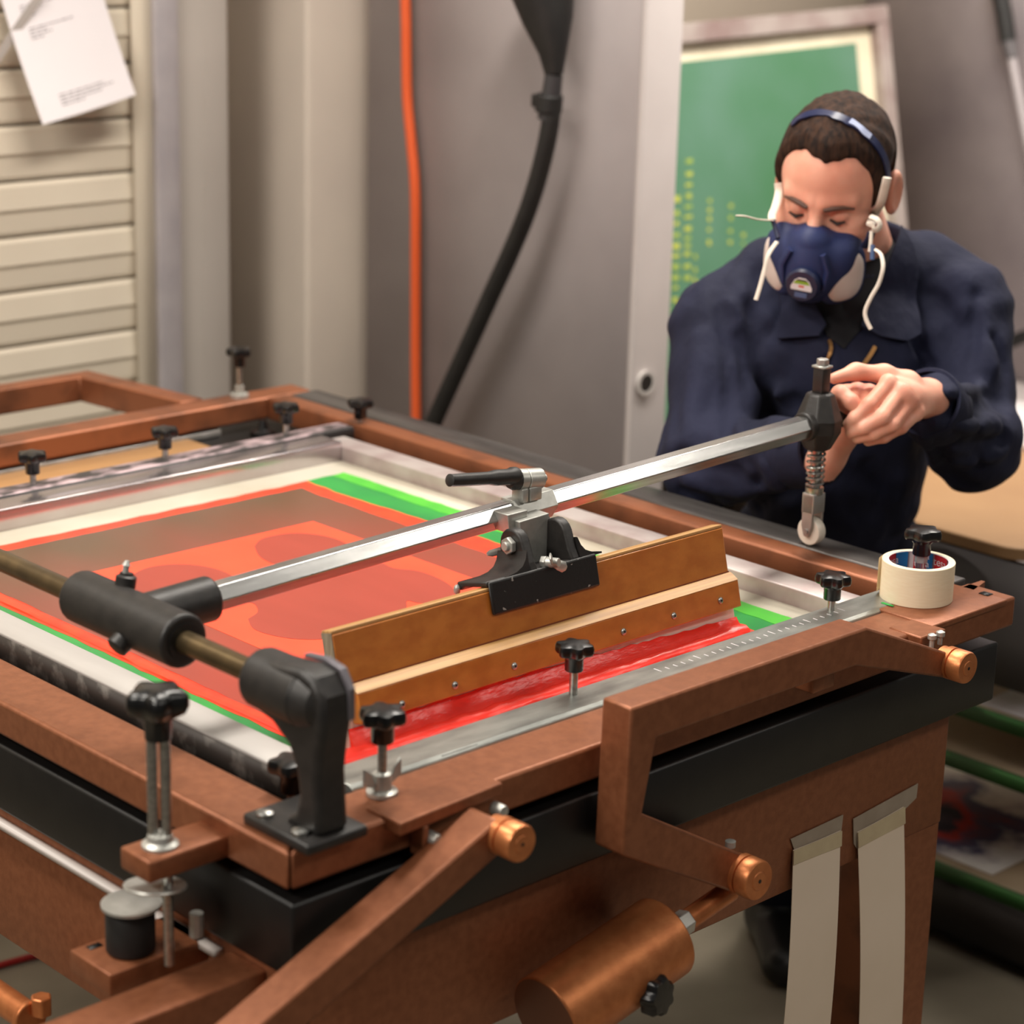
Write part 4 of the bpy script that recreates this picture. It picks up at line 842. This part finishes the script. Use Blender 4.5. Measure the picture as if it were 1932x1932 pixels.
def jacket(P):
    d = jacket0(P); near = np.abs(d) < .035
    if near.any():
        Q = P[near]; e = np.zeros(len(Q), dtype=np.float32)
        for C, a, wd in CREASE:
            lo_, hi_ = C.min(0)-3*wd, C.max(0)+3*wd; m = np.all((Q > lo_) & (Q < hi_), axis=1)
            if not m.any(): continue
            q = Q[m]; s = np.full(len(q), 9., dtype=np.float32)
            for i in range(len(C)-1): s = np.minimum(s, cone(q, C[i], C[i+1], 0., 0.))
            e[m] += 2.2*a*np.exp(-(s/(wd*.85))**2)
        u, v_, z_ = Q@MR, Q@MA, Q[:, 2]
        fo_ = np.sin(46*u-38*z_+2.2*np.sin(19*z_+13*v_)+1.3*np.sin(31*u))*np.sin(34*z_+21*v_+1.7*np.sin(17*u)+.6); e += .0032*fo_+.003*np.sin(95*u+70*z_+3*np.sin(40*v_))*np.clip(np.sin(23*z_+11*u), 0, 1)
        d = d.copy(); d[near] += e
        # neck opening and cuffs
    open_ = cone(P, NB-MA*.03+MZ*.03, NB-MA*.06+MZ*.12, .060, .085); return smax(d, -open_, .008)
SKIN = mat('skin', (236, 174, 150), .48, 0, (222, 146, 122), 16, .4, .75, sss=.25, bump=.05, bscale=400)
NAVY = mat('navy_cotton', (29, 32, 55), .85, 0, (23, 26, 46), 8, bump=.55, bscale=20, stretch=(1, 1, .55), bdist=.012, spec=.3)
NAVYD = mat('navy_cotton_dark', (20, 21, 34), .9, 0, (16, 17, 28), 8, spec=.2)
HAIRM = mat('brown_hair', (60, 40, 29), .8, 0, (28, 18, 14), 130, .35, .65, bump=.5, bscale=260, stretch=(1, 1, .3), detail=8, spec=.2)
b0 = lambda C, m: (C-m, C+m)
bodyparts = [surfnet(head, V3(HC)-V3((.17, .17, .19)), V3(HC)+V3((.17, .17, .15)), .0027),
             surfnet(left_hand, J(1660, 765, 3.07)-V3((.13, .13, .10)), J(1660, 765, 3.07)+V3((.13, .13, .10)), .0022),
             surfnet(right_hand, J(1598, 795, 3.09)-V3((.10, .10, .09)), J(1598, 795, 3.09)+V3((.10, .10, .09)), .0022),
             surfnet(trunk, (.95, .05, .04), (2.05, 1.15, 1.32), .016)]
me = np_mesh('person', bodyparts); person = finish('person', me, SKIN)
tag(person, 'man in navy work jacket and blue respirator leaning over the press, holding its bar', 'person')
jk = finish('jacket', np_mesh('jacket', [surfnet(jacket, (1.0, .05, .70), (2.0, 1.05, 1.34), .0052)]), NAVY, person)
finish('trousers', np_mesh('trousers', [surfnet(legs, (1.15, .3, .07), (2.0, 1.15, .92), .013)]), NAVYD, person)
for s in (-1, 1):
    a_ = Vector(AN[s].tolist()); f_ = Vector((-MA).tolist())
    sh_ = lambda P, a_=AN[s]: smin(cone(P, V3((a_[0], a_[1], .05)), V3((a_[0], a_[1], .10)), .048, .045), cone(P, V3((a_[0], a_[1], .04))+MA*.03, V3((a_[0], a_[1], .036))-MA*.17, .042, .036, 1.15, MR), .03)
    finish('shoe', np_mesh('shoe', [surfnet(sh_, AN[s]-V3((.25, .25, .091)), AN[s]+V3((.25, .25, .10)), .008)]), BLACK, person)
# cuffs
for w_, e_ in ((W1, E1), (W2, E2)):
    u_ = (w_-e_)/np.linalg.norm(w_-e_); c_ = e_+(w_-e_)*.86
    MB().lathe([(.049, -.045), (.0505, -.04), (.0505, .018), (.049, .022), (.044, .022), (.044, -.02)], Vector(c_.tolist()), Vector(u_.tolist()), 36, cap=False).out('cuff', NAVY, jk)
# inner dark shirt in the neck opening
shirt = lambda P: cone(P, NB-MA*.045-MZ*.08, NB-MZ*.0, .085, .066)
finish('shirt', np_mesh('shirt', [surfnet(shirt, NB-V3((.2, .2, .25)), NB+V3((.2, .2, .08)), .008)]), mat('dark_shirt', (14, 14, 20), .9), person)
# collar flaps
patch(jacket0, [(1692, 440), (1712, 470), (1728, 525), (1726, 636), (1700, 648), (1655, 640), (1622, 622), (1640, 560), (1668, 500)], 'collar_flap', NAVY, jk, off=.017, th=.006)
patch(jacket0, [(1462, 462), (1500, 470), (1518, 540), (1560, 618), (1548, 640), (1475, 645), (1468, 560), (1455, 500)], 'collar_flap', NAVY, jk, off=.017, th=.006)
patch(jacket, [(1525, 555), (1640, 555), (1624, 622), (1592, 660), (1560, 636)], 'shirt_front', mat('dark_shirt', (14, 14, 20), .9), jk, off=.004, th=.003)
BRASS = mat('brass_zip', (150, 110, 66), .4, .8)
ribbon(jacket, [(1650, 655), (1640, 672), (1628, 690)], .006, .003, .003, 'zip', BRASS, jk, 4)
ribbon(jacket, [(1563, 645), (1567, 660), (1562, 690)], .005, .003, .003, 'zip', BRASS, jk, 4)
p_, _ = hit(jacket, 1574, 885); g_ = grad(jacket, p_)
MB().lathe([(.010, 0), (.0105, .003), (.009, .005), (.004, .0045)], p_, g_, 20).out('button', mat('button_navy', (46, 48, 66), .35), jk)
# ---- hair
def hair(P):
    q = to_h(P)
    ax_ = np.abs(q[:, 0]); z = q[:, 2]
    top = .098-.62*np.clip(.034-np.abs(q[:, 0]-.004), 0, .034)-(.088-z)*.75             # hair line over the forehead
    side = np.interp(z, [-.10, -.052, -.042, -.034, .002, .007, .030, .038, .048, .062], [-.075, -.055, -.04, .026, .024, -.020, -.018, .015, .055, .082])
    w_ = np.clip((ax_-.034)/.022, 0, 1); w_ = np.where(z < .0, 1., w_*w_*(3-2*w_)); thr = top*(1-w_)+side*w_
    d = cranium(q)-(.0030+.0080*np.clip((q[:, 1]-thr)/.030, 0, 1))
    d = smax(d, (thr-q[:, 1])*.7, .004)
    n = np.sin(q[:, 0]*330+4*np.sin(z*60)+q[:, 1]*90); n2 = np.sin(q[:, 0]*120+z*40+1.5)*np.sin(z*90-q[:, 1]*40)
    return d+.0007*n+.0012*n2
hr = finish('hair', np_mesh('hair', [surfnet(hair, V3(HC)-V3((.16, .16, .16)), V3(HC)+V3((.16, .16, .16)), .0030)]), HAIRM, person)
# brows, lashes
HB = mat('brow_hair', (78, 50, 38), .7)
def on_head(x, y, z): return Vector(fr_h((x, y, z)).tolist())
for s in (-1, 1):
    MB().tube([on_head(s*x, y, z) for x, y, z in ((.012, .008, .0985), (.024, .011, .0945), (.038, .0115, .0870), (.052, .007, .0765))], [.0038, .0046, .0042, .002], 8, .7).out('eyebrow', HB, person)
    MB().tube([on_head(s*x, y, z) for x, y, z in ((.020, -.0125, .0855), (.031, -.0160, .0885), (.042, -.0125, .0845))], [.0018, .0030, .0018], 8, .7).out('eyelash', mat('lash_dark', (40, 26, 22), .7), person)

# ---- respirator
MBLUE = mat('mask_blue_rubber', (34, 46, 92), .6, 0, (30, 40, 80), 10); MBLUE2 = mat('mask_dark_blue', (24, 32, 62), .4); FILT = mat('filter_white', (226, 214, 206), .7, 0, (218, 204, 196), 12, bump=.1, bscale=500)
STRAP = mat('white_elastic', (228, 218, 204), .7, 0, (220, 208, 194), 60)
rs = thing('respirator', 'blue half mask respirator with white filters worn by the man', 'respirator', on_head(0, -.11, .08))
def mh(P, fn): return fn(to_m(P))
def face_piece(q):
    qa = q.copy(); qa[:, 0] = np.abs(qa[:, 0])
    d = cone(q, (0, -.030, .112), (0, -.085, .108), .019, .040); d = smin(d, cone(q, (0, -.070, .085), (0, -.095, .075), .052, .050), .03)
    d = smin(d, ell(qa, (.048, -.062, .078), (.022, .036, .034)), .02)
    return d
msk = lambda P: mh(P, face_piece)
finish('facepiece', np_mesh('facepiece', [surfnet(msk, V3(HC)-V3((.2, .2, .22)), V3(HC)+V3((.2, .2, .08)), .0030)]), MBLUE, rs)
for s in (-1, 1):
    def pad(q, s=s):
        M = np.array([[math.cos(.78*s), 0, -math.sin(.78*s)], [0, 1, 0], [math.sin(.78*s), 0, math.cos(.78*s)]], dtype=np.float32)
        Q = (q-V3((s*.049, -.086, .098)))@M.T; return Q
    def padf(P, s=s):
        Q = pad(to_m(P)); r = np.abs(Q/V3((.032, .043, .0150))); return ((r[:, 0]**2.6+r[:, 1]**2.6+r[:, 2]**2.6)**(1/2.6)-1)*.02
    def rimf(P, s=s):
        Q = pad(to_m(P)); Q = Q+V3((0, 0, .006)); r = np.abs(Q/V3((.0375, .049, .0165))); return ((r[:, 0]**3+r[:, 1]**3+r[:, 2]**3)**(1/3)-1)*.02
    lo_, hi_ = V3(fr_h((s*.049, -.086, .098)))-V3((.09, .09, .09)), V3(fr_h((s*.049, -.086, .098)))+V3((.09, .09, .09))
    fo = finish('filter_pad', np_mesh('filter_pad', [surfnet(padf, lo_, hi_, .0028)]), FILT, rs)
    finish('filter_rim', np_mesh('filter_rim', [surfnet(rimf, lo_, hi_, .0028)]), MBLUE, fo)
    MB().tube([on_head(s*.024, -.045, .131), on_head(s*.034, -.068, .134), on_head(s*.030, -.098, .136)], [.008, .009, .008], 12, .6).out('face_rib', MBLUE, rs)
vd = Vector((fwd*.97+upv*.10).tolist()); vc = on_head(.003, -.090, .138)
vo = MB().lathe([(.0245, 0), (.026, .004), (.026, .016), (.023, .020), (.008, .021)], vc, vd, 36).out('exhalation_valve', MBLUE2, rs)
vu = Vector(upv.tolist()); vu = (vu-vd*vu.dot(vd)).normalized(); vr = Vector(rgt.tolist()); vr = (vr-vd*vr.dot(vd)).normalized(); f0 = vc+vd*.0212
def vlabel(pts, nm, m_, h): MB().prism([f0+vr*x+vu*y for x, y in pts], vd*h).out(nm, m_, vo)
vlabel([(-.0155, -.006), (.0155, -.006), (.016, -.001), (.011, .009), (.005, .0135), (-.005, .0135), (-.011, .009), (-.016, -.001)], 'valve_label', PAPER, .0006)
vlabel([(-.0125, .004), (.0125, .004), (.0095, .0085), (-.0095, .0085)], 'label_green_band', mat('label_green', (140, 176, 48), .5), .0009)
vlabel([(-.0095, .0088), (.0095, .0088), (.006, .0115), (-.006, .0115)], 'label_dark_text', mat('label_olive', (70, 72, 40), .5), .0009)
vlabel([(-.004, -.001), (.004, -.001), (.004, .002), (-.004, .002)], 'label_red_text', mat('label_red', (214, 92, 74), .5), .0009)
for k in range(3): vlabel([(-.009, -.0115-k*.0026), (.009, -.0115-k*.0026), (.009, -.0100-k*.0026), (-.009, -.0100-k*.0026)], 'embossed_line', mat('emboss_blue', (96, 116, 160), .5), .0007)
# straps
allh = lambda P: np.minimum(hair(P), head(P))
ribbon(hair, [(1496, 236), (1515, 222), (1545, 215), (1580, 222), (1615, 240), (1645, 266), (1663, 292), (1671, 315), (1674, 338)], .013, .003, .001, 'head_band', mat('band_navy', (28, 34, 66), .35), rs)
ribbon(hair, [(1604, 232), (1622, 246), (1638, 260)], .010, .0012, .0045, 'band_clip', mat('band_clip_gloss', (168, 176, 204), .2), rs)
def strap(pts, r, nm='strap', m_=STRAP, flat_=.35, dz=None):
    P = spline([Vector(J(x, y, d).tolist()) for x, y, d in pts], 6); return MB().tube(P, r, 10, flat_, up=Vector(MR.tolist())).out(nm, m_, rs)
hd_ = lambda x, y: hit(allh, x, y)[1]-.013
strap([(1674, 335, hd_(1664, 335)-.012), (1670, 352, hd_(1660, 352)-.012), (1661, 385, hd_(1650, 385)-.012), (1650, 405, hd_(1644, 405)-.006), (1642, 425, 3.20)], .0065)
strap([(1642, 408, 3.205), (1655, 414, 3.20), (1660, 425, 3.20), (1655, 433, 3.20), (1645, 434, 3.20)], .0052, 'strap_loop')
strap([(1468, 345, 3.27), (1469, 365, 3.27), (1463, 390, 3.25), (1457, 405, 3.24), (1457, 415, 3.23)], .0058)
strap([(1458, 415, 3.225), (1464, 435, 3.22), (1468, 450, 3.215)], .0035, 'strap_hook', MBLUE2, 1.)
strap([(1458, 416, 3.22), (1430, 414, 3.20), (1405, 408, 3.19), (1388, 407, 3.19)], .0031, 'strap_tail')
strap([(1466, 456, 3.20), (1450, 480, 3.19), (1442, 510, 3.19), (1434, 540, 3.19), (1426, 566, 3.19)], .0031, 'strap_tail')
strap([(1644, 436, 3.20), (1643, 455, 3.20), (1641, 475, 3.20)], .0026, 'strap_tail')
strap([(1650, 470, 3.20), (1662, 480, 3.19), (1666, 505, 3.18), (1658, 535, 3.18), (1644, 560, 3.18), (1633, 585, 3.18), (1634, 602, 3.18), (1643, 621, 3.18)], .0030, 'strap_tail')
strap([(1630, 466, 3.225), (1640, 450, 3.21), (1644, 438, 3.205)], .006, 'strap_hook', MBLUE2, .6)
strap([(1646, 462, 3.20), (1646, 490, 3.20)], .0035, 'strap_hook', mat('hook_blue', (70, 90, 130), .4), 1.)
